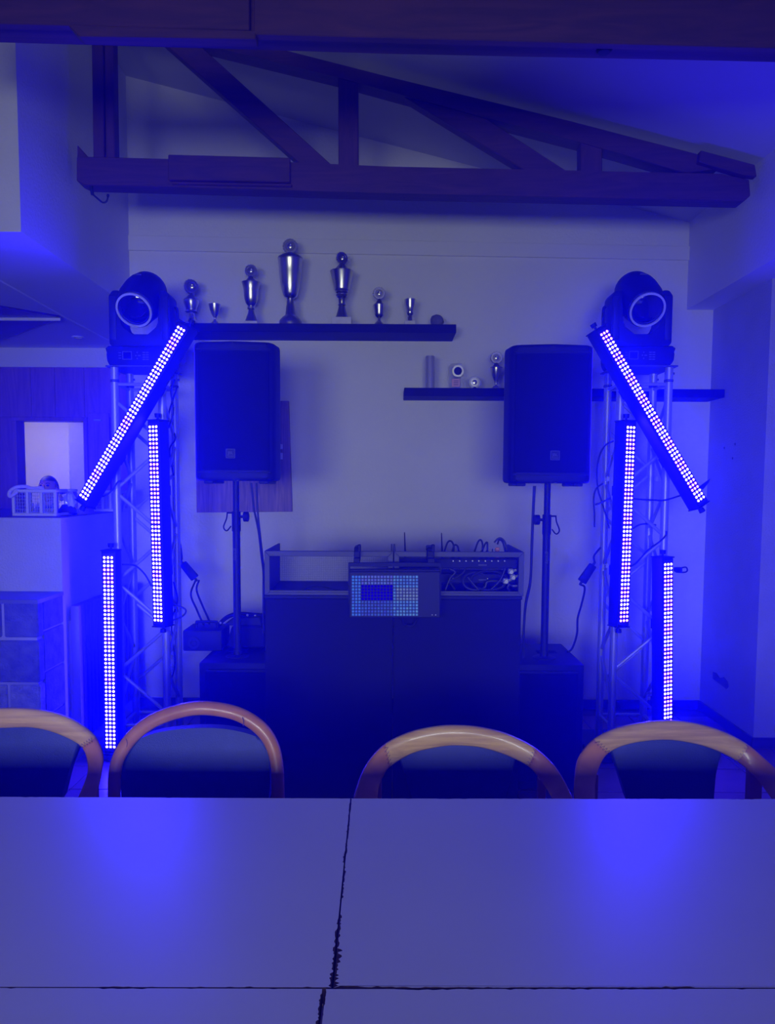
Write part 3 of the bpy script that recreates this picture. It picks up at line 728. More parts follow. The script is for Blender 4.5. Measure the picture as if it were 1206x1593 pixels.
ZSB = P(880, 1034.6, YSB0).z
YPO = 3.70
def sub(x0, x1, label):
    o = thing('subwoofer', label, 'subwoofer', ((x0+x1)/2, (YSB0+YSB1)/2, 0))
    b = NB(); box(b, (x0, YSB0+.012, 0.01), (x1, YSB1, ZSB), .008, 2); obj('cabinet', b, m_black, o, True)
    b = NB(); box(b, (x0+.03, YSB0, .05), (x1-.03, YSB0+.015, ZSB-.045), .006, 2); obj('grille', b, m_grille, o, True)
    b = NB(); box(b, (x0+.03, YSB0-.001, ZSB-.04), (x1-.03, YSB0+.014, ZSB-.03), .002, 1); obj('grille_edge', b, m_blackm, o)
    for fx in (x0+.03, x1-.07):
        for fy in (YSB0+.03, YSB1-.07):
            b = NB(); box(b, (fx, fy, 0), (fx+.04, fy+.04, .012)); obj('foot', b, m_black, o)
    for q in (.30, .72):
        b = NB(); box(b, (x0+(x1-x0)*q-.05, YPO+.10, ZSB-.003), (x0+(x1-x0)*q+.05, YPO+.16, ZSB+.002), .002, 1); obj('handle_recess', b, m_cloth, o)
    return o
xsr = P(910.5, 1034.6, YSB0).x; xsl = P(308.5, 1031.5, YSB0).x
sub(xsr-.44, xsr, 'black subwoofer on the floor beside the side-wall truss tower')
sub(xsl, xsl+.44, 'black subwoofer on the floor with fog machine and bag on top')
def pole(px_top, px_bot, top, label, kside):
    xt, xb = P(px_top, 760, YPO).x, P(px_bot, 1020, YPO).x
    xm = (xt+xb)/2
    o = thing('speaker_pole', label, 'speaker pole', (xm, YPO, ZSB))
    zc = P(px_top, 815 if kside > 0 else 820, YPO).z; zlo = P(px_top, 830, YPO).z
    b = NB(); cyl(b, (xm, YPO, zc-.1), (xm, YPO, top.z+.015), .0155, seg=16); obj('upper_tube', b, m_blackm, o, True)
    b = NB(); cyl(b, (xm, YPO, ZSB), (xm, YPO, zc), .0185, seg=16); lt = obj('lower_tube', b, m_blackm, o, True)
    b = NB(); cyl(b, (xm, YPO, zc-.035), (xm, YPO, zc+.06), .0215, seg=16); obj('collar', b, m_black, o, True)
    b = NB(); lathe(b, [(.056, 0), (.056, .004), (.045, .008), (.021, .010), (.021, .03)], (xm, YPO, ZSB), seg=24); obj('base_flange', b, m_blackm, o, True)
    kz = zc+.035
    b = NB(); cyl(b, (xm, YPO, kz), (xm+kside*.05, YPO-.005, kz), .007, seg=10); cyl(b, (xm+kside*.038, YPO-.004, kz), (xm+kside*.058, YPO-.006, kz), .024, seg=12); obj('clamp_knob', b, m_black, o, True)
    b = NB(); cyl(b, (xm, YPO-.004, kz+.018), (xm-kside*.045, YPO-.004, kz+.018), .004, seg=8)
    tube(b, [(xm-kside*.042, YPO-.004, kz+.018), (xm-kside*.046, YPO-.004, kz-.01), (xm-kside*.06, YPO-.006, kz-.05), (xm-kside*.045, YPO-.006, kz-.068), (xm-kside*.024, YPO-.006, kz-.045)], .0035, 6); obj('lock_pin', b, m_black, o, True)
    tz = P(px_bot, 862 if kside > 0 else 867, YPO).z
    obj('pole_lettering', text_bm('gravity', .022, (xm-.003*kside, YPO-.0186, tz), (0, 0, -1), (1, 0, 0)), m_print, lt)
    return xm
xpl = pole(368.5, 368.5, s1, 'black speaker pole standing in front of the oak wall board', 1)
xpr = pole(850.5, 848, s2, 'black speaker pole on the subwoofer beside the side-wall tower', -1)

# ================================================================== DJ STAND
YD = 3.24
xa, xb = P(412, 926, YD).x, P(811.5, 926, YD).x; xm = P(612, 926, YD).x; zd = P(612, 926.5, YD).z
o = thing('dj_stand', 'wide black cloth fronted stand with a seam down its middle', 'stand', ((xa+xb)/2, YD+.22, 0))
for x0, x1 in ((xa, xm-.0012), (xm+.0012, xb)):
    b = NB(); box(b, (x0, YD, .0), (x1, YD+.012, zd-.016), .004, 2)
    obj('front_panel', b, m_cloth, o)
for x0 in (xa, xb-.012): b = NB(); box(b, (x0, YD+.012, 0), (x0+.012, YD+.29, zd-.016)); obj('side_panel', b, m_cloth, o)
b = NB(); box(b, (xa-.004, YD-.004, zd-.016), (xb+.004, YD+.49, zd), .004, 2); obj('top', b, m_black, o)
# two rack cases
ZRT = P(612, 858, YD).z; YR0, YR1 = YD, YD+.42
def rack(x0, x1, label):
    o = thing('rack_case', label, 'equipment case', ((x0+x1)/2, YR0+.2, zd))
    zt = ZRT; t = .022
    def bar(pts): b = NB(); prism(b, pts, (0, .020, 0), .0015, 1); obj('frame_bar', b, m_alu2, o)
    y = YR0
    bar([(x0, y, zt), (x1, y, zt), (x1-t, y, zt-t), (x0+t, y, zt-t)]); bar([(x0, y, zd), (x0+t, y, zd+.012), (x1-t, y, zd+.012), (x1, y, zd)])
    bar([(x0, y, zd), (x0, y, zt), (x0+t, y, zt-t), (x0+t, y, zd+.012)]); bar([(x1, y, zd), (x1-t, y, zd+.012), (x1-t, y, zt-t), (x1, y, zt)])
    for xs_ in (x0, x1-.008):
        b = NB(); box(b, (xs_, YR0+.02, zd), (xs_+.008, YR1, zt)); obj('side_panel', b, m_alu2, o)
    b = NB(); box(b, (x0+.008, YR1-.004, zd+.008), (x1-.008, YR1-.001, zt-.040)); obj('back_panel', b, m_perf, o)
    b = NB(); box(b, (x0+.008, YR0+.02, zd), (x1-.008, YR1-.005, zd+.006)); obj('floor_panel', b, m_blackm, o)
    b = NB(); box(b, (x0+t, YR0+.004, zd+.012), (x1-t, YR0+.008, zd+.019)); obj('rail', b, m_alu2, o)
    return o
rack(P(411.5, 900, YD).x, P(611.5, 900, YD).x, 'open aluminium framed rack case, empty, on the black stand')
rack(P(613, 900, YD).x, P(815, 900, YD).x, 'open aluminium framed rack case full of black units and cables')
rx0, rx1 = P(613, 900, YD).x+.03, P(815, 900, YD).x-.03
YG = YD+.10
def unit(y0, y1, label, knobs, Yu):
    zA, zB = P(740, y1, Yu).z, P(740, y0, Yu).z
    o = thing('rack_unit', label, 'audio device', ((rx0+rx1)/2, Yu+.1, zA))
    b = NB(); box(b, (rx0-.021, Yu, zA), (rx1+.021, Yu+.17, zB), .003, 1); obj('chassis', b, m_black, o)
    for i in range(knobs):
        q = P(705+i*80/max(1, knobs-1), y0+3 if knobs > 6 else (y0+y1)/2, Yu)
        b = NB(); cyl(b, q, q-V(0, .008, 0), .0028, seg=8); obj('knob', b, m_alu, o)
    q = P(751, (y0+y1)/2+2, Yu); b = NB(); box(b, q+V(-.018, -.002, -.003), q+V(.018, .001, .003)); obj('name_print', b, m_print, o)
    return zB
zu1 = unit(869.5, 884.5, 'black rack unit with a row of small knobs, top of the full rack', 9, YG)
unit(892.5, 907.5, 'black rack unit behind the coiled cable, lower in the full rack', 4, YG+.06)
def cable(name, pts, r, label, group=None, cat='cable', m=m_cable, sub_=6, plug=None):
    b = NB(); tube(b, pts, r, 7, sub=sub_); o = thing(name, label, cat, pts[-1], group)
    obj('cord', b, m, o, True)
    if plug:
        for p, d in plug:
            b = NB(); cyl(b, p, Vector(p)+Vector(d), .008, .006, seg=8); obj('plug', b, m_black, o, True)
    return o
YC = YD+.05
cp_ = [(761+28*math.cos(t), 903+15*math.sin(t)) for t in [i*math.pi/4 for i in range(0, 8)]]
b = NB(); tube(b, [P(x, y, YC+.012*i/8) for i, (x, y) in enumerate(cp_)]+[P(789, 903, YC+.02)]+[P(740+20*math.cos(t), 904+14*math.sin(t), YC+.025) for t in [i*math.pi/4 for i in range(0, 8)]], .0058, 7)
single('cable_coil', b, m_cable, 'loosely coiled black cable inside the full rack case', 'cable', P(750, 918, YC))
for pts, lb in (([(700, 885), (708, 890), (700, 900), (693, 918)], 'black cable dropping behind the light panel edge inside the full rack'), ([(725, 884), (720, 892), (705, 902), (700, 905), (708, 917)], 'black cable crossing the lower unit beside the coil'), ([(728, 898), (736, 908), (744, 917)], 'short black cable leaning against the coil inside the rack'), ([(786, 884), (782, 895), (776, 905), (764, 917)], 'black cable slanting down beside the white connectors')):
    cable('patch_cable', [P(x, y, YD+.035) for x, y in pts], .0045, lb, 'cables inside the rack')
for (x, y), lb in (((795, 889), 'pale metal connector at the top corner inside the full rack'), ((798, 898), 'pale square connector beside the lower unit inside the rack'), ((787, 904), 'pale round connector beside the coil inside the rack')):
    c = P(x, y, YD+.045); b = NB(); box(b, c+V(-.012, -.006, -.012), c+V(.012, .02, .012), .004, 1); cyl(b, c+V(0, -.02, 0), c+V(0, 0, 0), .008, seg=10); cyl(b, c+V(.01, .01, .0), c+V(.025, .01, .006), .006, seg=8)
    single('cable_connector', b, m_alu, lb, 'connector', c, 'connectors inside the rack')
c = P(797, 912, YD+.05); b = NB(); cyl(b, c, c+V(.035, 0, .001), .008, seg=10); tube(b, [c, c+V(-.012, 0, .006), c+V(-.018, 0, -.008), c+V(-.01, 0, -.018)], .005, 6)
single('jack_plug', b, m_silver, 'shiny plug lying at the bottom corner of the full rack', 'connector', c)
# cables and antennas rising from the units
YA = YG+.06
arcs = [([(689, 858), (696, 845), (702, 842), (706, 850), (705, 859)], 'tallest thin cable loop beside the clamp on the full rack'), ([(702, 859), (706, 850), (710, 848), (713, 853), (714, 859)], 'small cable loop next to the clamp on the full rack'), ([(736, 858), (743, 845), (748, 840), (751, 848), (750, 859)], 'pointed cable loop in the middle of the full rack top'), ([(747, 859), (754, 848), (758, 844), (758.5, 852), (758, 859)], 'short leaning cable loop next to the lone plug on the rack'), ([(769, 844), (775, 838), (781, 838), (787, 847), (789, 859)], 'thick double cable loop at the end corner of the rack'), ([(774, 847), (777, 840), (783, 845), (788, 859)], 'inner cable loop at the end corner of the rack')]
for pts, lb in arcs:
    q = [P(x, y, YA) for x, y in pts]; q[-1].z = zu1+.001
    if pts[0][1] > 856: q[0].z = zu1+.001
    cable('patch_cable', q, .0042, lb, 'cables looping out of the rack top', plug=[(q[-1], (0, 0, .03))])
c = P(766, 859, YA); c.z = zu1; b = NB(); cyl(b, c, c+V(0, 0, .026), .0075, .005, seg=10); cyl(b, c+V(0, 0, .026), c+V(.001, 0, .04), .0025, seg=6)
single('jack_plug', b, m_black, 'lone black upright plug on top of the full rack', 'connector', c)
c = P(773.5, 859, YA+.02); c.z = zu1; b = NB(); box(b, c+V(-.008, -.008, 0), c+V(.010, .008, .044), .003, 1); single('power_plug', b, m_orange, 'orange tinted plug block at the corner of the full rack', 'connector', c)
for x, yt, lb in ((629.5, 828, 'thin black aerial standing between the two clamps'), (687, 829, 'thin black aerial standing beside the cable loops')):
    t_, q = P(x, yt, YA), P(x+1.3, 859, YA); q.z = zu1
    a_ = thing('antenna', lb, 'antenna', q)
    b = NB(); cyl(b, q, q+(t_-q)*.2, .006, .005, seg=8); obj('base', b, m_black, a_, True)
    b = NB(); cyl(b, q+(t_-q)*.2, t_, .0042, .002, seg=8); obj('rod', b, m_black, a_, True)
# LED matrix panel clamped in front
YM = 3.12
o = thing('led_matrix', 'black panel with a lit blue grid clamped to the rack front', 'light panel', P(614, 961, YM))
b = NB(); pprism(b, [(543.5, 889.5), (685, 889.5), (685, 961), (543.5, 961)], YM, .05, .003); obj('housing', b, m_blackm, o)
b = NB(); pprism(b, [(543.5, 886), (685, 886), (685, 892), (543.5, 892)], YM+.012, .04, .002); obj('top_edge', b, m_black, o)
b = NB(); pprism(b, [(542, 875.5), (686, 875.5), (686, 881.5), (542, 881.5)], YM+.02, .02, .001)
pprism(b, [(542, 881), (545, 881), (545, 940), (542, 940)], YM+.022, .012); pprism(b, [(683.5, 881), (686.5, 881), (686.5, 940), (683.5, 940)], YM+.022, .012); obj('bracket', b, m_black, o)
screen = bpy.data.materials.new('panel_pixels'); screen.use_nodes = True
nt = screen.node_tree; nt.nodes.remove(nt.nodes['Principled BSDF']); e = nt.nodes.new('ShaderNodeEmission'); at = nt.nodes.new('ShaderNodeAttribute'); at.attribute_name = 'Col'
nt.links.new(at.outputs['Color'], e.inputs['Color']); e.inputs['Strength'].default_value = 1.0; nt.links.new(e.outputs['Emission'], nt.nodes['Material Output'].inputs['Surface'])
b = NB(); lay = b.loops.layers.float_color.new('Col')
for r in range(13):
    for c_ in range(21):
        x = 549.4+c_*4.96; y = 897.4+r*4.90
        inb = 3 <= c_ <= 12 and 3 <= r <= 7
        rn = random.random()
        if inb: col = (.004, .0, .42+.05*rn)
        elif c_ <= 2: col = (.04, .09+.05*rn, .62)
        elif c_ >= 13: col = (.045+.03*rn, .10+.08*rn, .50) if not (4 <= r <= 7 and c_ > 13) else (.09+.03*rn, .12+.05*rn, .30)
        elif r < 3: col = (.07, .075+.05*rn, .48)
        else: col = (.035, .05+.03*rn, .42)
        h_ = 1.75 if not inb else 2.0
        pts = [P(x-h_, y-h_, YM-.001), P(x+h_, y-h_, YM-.001), P(x+h_, y+h_, YM-.001), P(x-h_, y+h_, YM-.001)]
        n0 = len(b.faces); b.faces.ensure_lookup_table()
        prism(b, pts, (0, .002, 0))
        b.faces.ensure_lookup_table()
        for f in b.faces[n0:]:
            for lp in f.loops: lp[lay] = (*col, 1)
obj('pixel_grid', b, screen, o, kind='stuff')
for x in (672.5, 678):
    q = P(x, 956.5, YM); b = NB(); cyl(b, q, q-V(0, .003, 0), .0022, seg=8); obj('screw', b, m_ring, o)
for x0, x1, lb in ((550.5, 560, 'black clamp gripping the empty rack above the light panel'), (665, 676.5, 'black clamp gripping the full rack above the light panel')):
    c = P((x0+x1)/2, 877, YM+.03); c.z = P(600, 876, YM+.02).z
    w = (x1-x0)*YM/1200
    k = thing('clamp', lb, 'clamp', c, 'clamps holding the light panel')
    zt = P(x0, 851, YM+.06).z
    b = NB(); box(b, (c.x-w/2, YM+.06, c.z+.002), (c.x+w/2, YD-.003, zt-.01), .003, 1); box(b, (c.x-w/2, YM+.06, ZRT+.001), (c.x+w/2, YD+.05, zt), .004, 1); box(b, (c.x-w/2, YM+.018, c.z+.001), (c.x+w/2, YM+.075, c.z+.02), .002, 1); obj('jaw', b, m_black, k)
    b = NB(); cyl(b, (c.x-.012, YM+.055, zt-.012), (c.x+.012, YM+.055, zt-.012), .007, seg=8); box(b, (c.x+.002, YM+.045, zt-.02), (c.x+.016, YM+.06, zt+.012), .003, 1); obj('lever', b, m_black, k)
    b = NB(); cyl(b, (c.x, YM+.058, zt-.05), (c.x, YM+.05, zt-.05), .004, seg=8); obj('bolt', b, m_ring, k)
cable('panel_cable', [P(625, 961, YM+.03), P(630, 972, YM+.06), P(642, 973, YM+.06), P(648, 964, YM+.05), P(649, 960, YM+.04)], .004, 'dark cable loop hanging just under the light panel')
cable('rack_wire', [P(543, 918, YD+.02), P(520, 917, YD+.05), P(500, 912, YD+.08), P(482, 913, YD+.1), P(470, 919, YD+.12), P(455, 918.5, YD+.14)], .0025, 'thin black wire lying on the floor of the empty rack')

# fog machine and bag on the left subwoofer
YFM = 3.80
c = P(300, 1014, YFM)
o = thing('fog_machine', 'small black fog machine with a top handle, overhanging the subwoofer', 'fog machine', (c.x+.1, YFM+.1, ZSB))
xf0, xf1 = P(284.5, 1000, YFM).x, P(345, 1000, YFM).x; zf = P(300, 981, YFM).z
b = NB(); box(b, (xf0, YFM, ZSB+.002), (xf1, YFM+.20, zf), .006, 2); obj('body', b, m_black, o, True)
q = P(302, 1000, YFM); b = NB(); disc_ring(b, q, (0, -1, 0), .030, .018, .006, 20); nz = obj('nozzle', b, m_blackm, o, True)
b = NB(); cyl(b, q, q-V(0, .004, 0), .012, seg=12); obj('jet', b, m_blackm, nz)
hz_ = P(320, 967.5, YFM+.08)
b = NB(); tube(b, [(P(306, 985, YFM+.08).x, YFM+.08, zf-.002), (P(306, 985, YFM+.08).x, YFM+.08, hz_.z-.004), (P(309, 985, YFM+.08).x, YFM+.08, hz_.z), (P(335, 985, YFM+.08).x, YFM+.08, hz_.z), (P(338, 985, YFM+.08).x, YFM+.08, hz_.z-.004), (P(338, 985, YFM+.08).x, YFM+.08, zf-.002)], .008, 8, sub=2); obj('handle', b, m_black, o, True)
x0, x1 = xf1+.006, P(410, 1000, 3.9).x
o = thing('equipment_bag', 'black soft equipment bag with raised strap on the subwoofer', 'bag', ((x0+x1)/2, 3.95, ZSB))
zt = P(375, 972, 3.88).z
b = NB(); prism(b, [(x0, 3.86, ZSB+.001), (x1+.02, 3.86, ZSB+.001), (x1+.02, 3.86, zt), (x0+.03, 3.86, zt)], (0, .17, 0), .02, 3); obj('body', b, m_cloth, o, True)
b = NB(); tube(b, [P(338, 978, 3.93), P(346, 966, 3.93), P(358, 958, 3.93), P(372, 955, 3.93), P(395, 956.5, 3.93), P(406, 958, 3.93), P(409, 968, 3.93), P(410, 980, 3.93)], .011, 8); obj('strap', b, m_cloth, o, True)
b = NB(); prism(b, [P(347, 973, 3.87), P(362, 962, 3.87), P(404, 960, 3.87), P(408, 974, 3.87)], (0, .13, 0), .006); obj('top_flap', b, m_black, o)
for x, y in ((343, 969), (385, 957), (397, 958)):
    b = NB(); sphere(b, P(x, y, 3.915), .006, u=8, v=6); obj('buckle', b, m_ring, o, True)

# inline power boxes hanging on cables
def adapter(pix, Y, label, axis):
    c = P(*pix, Y); o = thing('power_adapter', label, 'power adapter', c)
    a = Vector(axis).normalized(); s = V(0, -1, 0); u = a.cross(s)
    b = NB(); vs_ = [c+a*x+u*y for x, y in ((-.055, -.02), (.055, -.024), (.055, .024), (-.055, .02))]
    prism(b, [v+V(0, -.015, 0) for v in vs_], (0, .03, 0), .006, 2); obj('box', b, m_black, o, True)
    b = NB(); cyl(b, c+a*.05, c+a*.075, .008, .006, seg=8); cyl(b, c-a*.05, c-a*.075, .008, .006, seg=8); obj('strain_relief', b, m_cable, o, True)
    return c, a
YAD = 4.30
ca, aa = adapter((294, 888), YAD, 'black inline power box hanging beside the low-wall tower', (.5, 0, -.62))
cable('power_cable', [ca+aa*.07+V(-.008, 0, 0), P(297, 925, 4.2), P(306, 948, 4.1), P(315, 968, 3.95), V(P(317, 975, 3.95).x, 3.97, zf)], .0055, 'black cable running from the hanging power box to the fog machine')
cable('power_cable', [ca+aa*.07+V(.012, 0, 0), P(306, 918, 4.2), P(315, 942, 4.1), P(324, 962, 3.98), V(P(326, 975, 3.98).x, 3.98, zf)], .0055, 'black cable from the power box ending behind the fog machine handle')
cable('power_cable', [ca-aa*.07, P(283, 868, YAD), P(281, 850, YAD), V(xl1+.005, YT1+.022, P(280, 840, YT1).z)], .0055, 'short black cable from the hanging power box up to the low-wall tower')
ca, aa = adapter((914, 892), 4.10, 'black inline power box hanging beside the side-wall tower', (-.42, 0, -.66))
cable('power_cable', [ca+aa*.07, P(910, 915, 4.05), P(905, 940, 4.0), P(899, 962, 3.95), P(898, 985, 3.9), P(892, 1005, 3.85), P(886, 1013, 3.82), V(P(884, 1016, 3.8).x, 3.84, ZSB+.004)], .0055, 'black cable from the hanging power box down onto the subwoofer')
cable('power_cable', [ca-aa*.07, P(924, 868, 4.15), P(926, 862, 4.2), V(xr0-.005, YT1+.02, P(930, 850, 4.28).z)], .0055, 'short black cable from the hanging power box up to the side-wall tower')
# speaker cables
cable('speaker_cable', [P(391, 751, YSP+.2), P(395, 790, YSP+.22), P(397, 800, YSP+.22), P(403, 830, YSP+.2), P(407, 865, YSP+.15), P(410, 890, YSP+.1), P(410, 920, YSP+.05), P(410, 985, YSP+.08)], .0055, 'black cable falling from the speaker by the oak board')
cable('speaker_cable', [P(399, 751, YSP+.2), P(401, 795, YSP+.22), P(404.5, 830, YSP+.2), P(409, 870, YSP+.14), P(411, 895, YSP+.1), P(411, 985, YSP+.1)], .005, 'second black cable from the speaker by the oak board, meeting the first')
cable('speaker_cable', [P(830.5, 756, YSP+.2), P(829, 790, YSP+.2), P(827, 840, YSP+.2), P(825, 900, YSP+.18), P(818, 935, YSP+.15), P(815, 970, YSP+.12), V(P(815, 1010, YSP+.1).x, YSP+.12, ZSB+.004)], .0045, 'black cable falling from the speaker to the subwoofer behind the stand')
cable('speaker_cable', [P(833, 756, YSP+.22), P(831, 790, YSP+.22), P(828.5, 850, YSP+.22), P(826, 905, YSP+.2), P(819, 940, YSP+.17), P(816, 975, YSP+.14), V(P(817, 1010, YSP+.12).x, YSP+.14, ZSB+.004)], .004, 'thinner cable twinned with the falling one beside the subwoofer pole')
# tower cables
TC = [([(955, 686), (943, 692), (934, 706), (929, 730), (930, 758), (936, 780), (944, 805), (948, 822)], 4.03, 'black cable bowing out from the side-wall tower beside the speaker', ), ([(938, 752), (928, 760), (924, 775), (925, 800), (925, 820)], 4.0, 'thin cable hanging loose beside the speaker on the side-wall tower'), ([(926, 785), (933, 783), (945, 777), (950, 775)], 3.99, 'short cable stub crossing the outer tube of the side-wall tower'), ([(1062, 770), (1035, 778), (1018, 778), (986, 776), (975, 772)], 4.02, 'cable stretched between the slanting bar and the side-wall tower'), ([(1037, 826), (1036, 833), (1026, 843), (1008, 856), (990, 876), (980, 882)], 4.02, 'thick cable curling round the tube above the low light bar'), ([(985, 822), (996, 816), (1010, 815), (1021, 817)], 4.1, 'thin cable sagging across the side-wall tower'),
      ([(125+0, 775), (160, 772), (175, 762), (183, 750), (189, 748)], 3.99, 'cable looping behind the foot of the slanting bar'), ([(248, 943), (268, 941), (286, 946), (289, 953), (280, 961), (262, 966), (250, 964)], 4.02, 'cable looped out beside the foot of the upright bar'), ([(190, 878), (210, 880), (225, 893), (236, 912)], 4.02, 'cable drooping between two light bars on the low-wall tower'), ([(262, 666), (270, 640), (266, 610), (272, 590)], 4.1, 'cable winding up the inner tube under the moving head'), ([(276, 600), (262, 650), (273, 680), (264, 700), (270, 740)], 4.24, 'thin cable taped along the back tube of the low-wall tower'), ([(270, 905), (276, 935), (267, 970), (272, 1030), (266, 1060)], 4.24, 'thin cable hanging low beside the back tube of the low-wall tower')]
for pts, Y, lb in TC: cable('tower_cable', [P(x, y, Y) for x, y in pts], .0045, lb, 'cables on the towers')
c = P(1052, 886, 3.95); b = NB(); box(b, c+V(-.01, -.01, -.012), c+V(.03, .012, .012), .004, 1); tube(b, [c+V(.02, 0, .008), c+V(.05, 0, .012), c+V(.058, 0, -.004), c+V(.045, 0, -.014), c+V(.0, 0, -.013)], .004, 7)
single('bar_connector', b, m_black, 'black plug with a tight cable loop on the low bar near the rough wall', 'connector', c)
c = P(1096, 755, 4.0); b = NB(); prism(b, [P(1088, 757, 4.0), P(1106, 744, 4.0), P(1103, 751, 4.0), P(1094, 762, 4.0)], (0, .006, 0), .002, 1); single('metal_flap', b, m_black, 'small pointed black flap sticking out behind the slanting bar near the side wall', 'bracket', c)
# clips on the tubes
for (x, y, Y) in ((190, 706, 4.03), (946, 745, 4.03), (945, 880, 4.03), (268, 872, 4.27), (1014, 947, 4.05), (1010, 1080, 4.05), (267, 1022, 4.27), (266, 1040, 4.27), (1022, 745, 4.05)):
    c = P(x, y, Y); b = NB(); cyl(b, c+V(-.014, 0, .006), c+V(.014, 0, .006), .004, seg=8); cyl(b, c+V(-.014, 0, -.006), c+V(.014, 0, -.006), .004, seg=8); box(b, c+V(-.006, -.004, -.012), c+V(.006, .004, .012))
    obj('clamp_bolt', b, m_alu, tower_l if x < 600 else tower_r)

# ================================================================== TABLES
ZT = .74
def jag(p0, p1, n, amp, hot=()):
    """chipped edge between two corners: points inset to the right of p0->p1"""
    d = p1-p0; L = d.length; d.normalize(); s = V(d.y, -d.x, 0); out = []
    for i in range(n+1):
        t = i/n; a = 0.0
        for (h0, h1, am) in hot:
            if h0 <= t <= h1: a = min(a, .5*am*random.uniform(.15, 1.0))
        if a == 0.0 and random.random() < .10: a = -amp*random.random()
        if i in (0, n): a = 0
        out.append(p0+d*(L*t)+s*a)
    return out
def table(corners, label, chips):
    """corners counter-clockwise from above: near-left, near-right, far-right, far-left"""
    c = sum(corners, Vector())/4
    o = thing('table', label, 'table', (c.x, c.y, 0), None)
    b = NB(); prism(b, [V(p.x, p.y, ZT-.0006) for p in corners], (0, 0, -.024), .001, 1); obj('core', b, m_core, o)
    pts = []
    for k in range(4):
        p0, p1 = corners[k], corners[(k+1) % 4]
        e = jag(p0, p1, 190, .002, chips.get(k, ())) if k in chips else [p0, p1]
        pts += [V(q.x, q.y, ZT-.0006) for q in e[:-1]]
    # inset is measured to the right of the edge; the top runs the other way round, so flip
    b = NB(); prism(b, pts, (0, 0, .0006)); bmesh.ops.recalc_face_normals(b, faces=b.faces[:]); bmesh.ops.triangulate(b, faces=b.faces[:])
    for f in b.faces: f.material_index = 0 if all(v.co.z > ZT-.0002 for v in f.verts) else 1
    obj('laminate', b, [m_laminate, m_core], o)
    cc = V(c.x, c.y, 0)
    for k, p in enumerate(corners):
        d = cc-V(p.x, p.y, 0); q = V(p.x, p.y, 0)+d.normalized()*.05
        b = NB(); cyl(b, q, q+V(0, 0, ZT-.03), .016, seg=10); obj('leg', b, m_blackm, o, True)
    b = NB(); ins = [V(p.x, p.y, ZT-.026)+(cc-V(p.x, p.y, 0)).normalized()*.08 for p in corners]; prism(b, ins, (0, 0, -.04)); obj('apron', b, m_blackm, o)
    return o
fl, fr = PZ(545.2, 1242.2, ZT), PZ(546.8, 1242.2, ZT)
nl, nr_ = PZ(515.8, 1536, ZT), PZ(518.8, 1536.5, ZT)
TL = 1.3
farL = fl+(PZ(0, 1239.6, ZT)-fl).normalized()*TL; farR = fr+(PZ(1206, 1243, ZT)-fr).normalized()*TL
nearL = nl+(PZ(0, 1535.2, ZT)-nl).normalized()*TL; nearR = nr_+(PZ(1206, 1536.3, ZT)-nr_).normalized()*TL
def flip(c): return c          # near-left, near-right, far-right, far-left (counter-clockwise)
# insets must go inwards: for a counter-clockwise outline the inside is on the left, so amplitudes are negative
table([nearL, nl, fl, farL], 'white laminate table in front of the hoop-back chair, under a broad blue glare', {0: ((.55, .6, -.003), (.75, .78, -.003)), 1: ((.0, .05, -.010), (.06, .22, -.008), (.24, .26, -.006), (.55, .60, -.006), (.78, .79, -.004), (.90, .96, -.003)), 2: ()})
table([nr_, nearR, farR, fr], 'white laminate table with badly chipped brown corner at the seam, before the two armchairs', {0: ((0.0, .08, -.010), (.10, .16, -.004), (.2, .36, -.003), (.36, .39, -.006), (.55, .9, -.003)), 3: ((.02, .1, -.003), (.15, .3, -.003), (.36, .40, -.004), (.50, .56, -.006), (.58, .64, -.005), (.72, .85, -.006), (.86, 1.0, -.018)), 2: ((.3, .34, -.006), (.55, .6, -.004), (.8, .85, -.004))})
fl2, fr2 = PZ(501.5, 1538.2, ZT), PZ(507, 1538.6, ZT)
nl2 = fl2+(nl-fl).normalized()*.66; nr2 = fr2+(nr_-fr).normalized()*.66
fL3 = fl2+(PZ(0, 1536.7, ZT)-fl2).normalized()*TL; fR3 = fr2+(PZ(1206, 1538.2, ZT)-fr2).normalized()*TL
dn = V(0, -.66, 0)
table([fL3+dn, nl2, fl2, fL3], 'nearest white table, the one whose corner ends left of the lower seam', {1: ((.75, .9, -.008), (.92, .98, -.006)), 2: ((.2, .24, -.004), (.6, .64, -.003))})
table([nr2, fR3+dn, fR3, fr2], 'nearest white table lying right of the lower seam', {2: ((.3, .36, -.004), (.62, .68, -.004), (.86, .92, -.005)), 3: ((.0, .05, -.003),)})

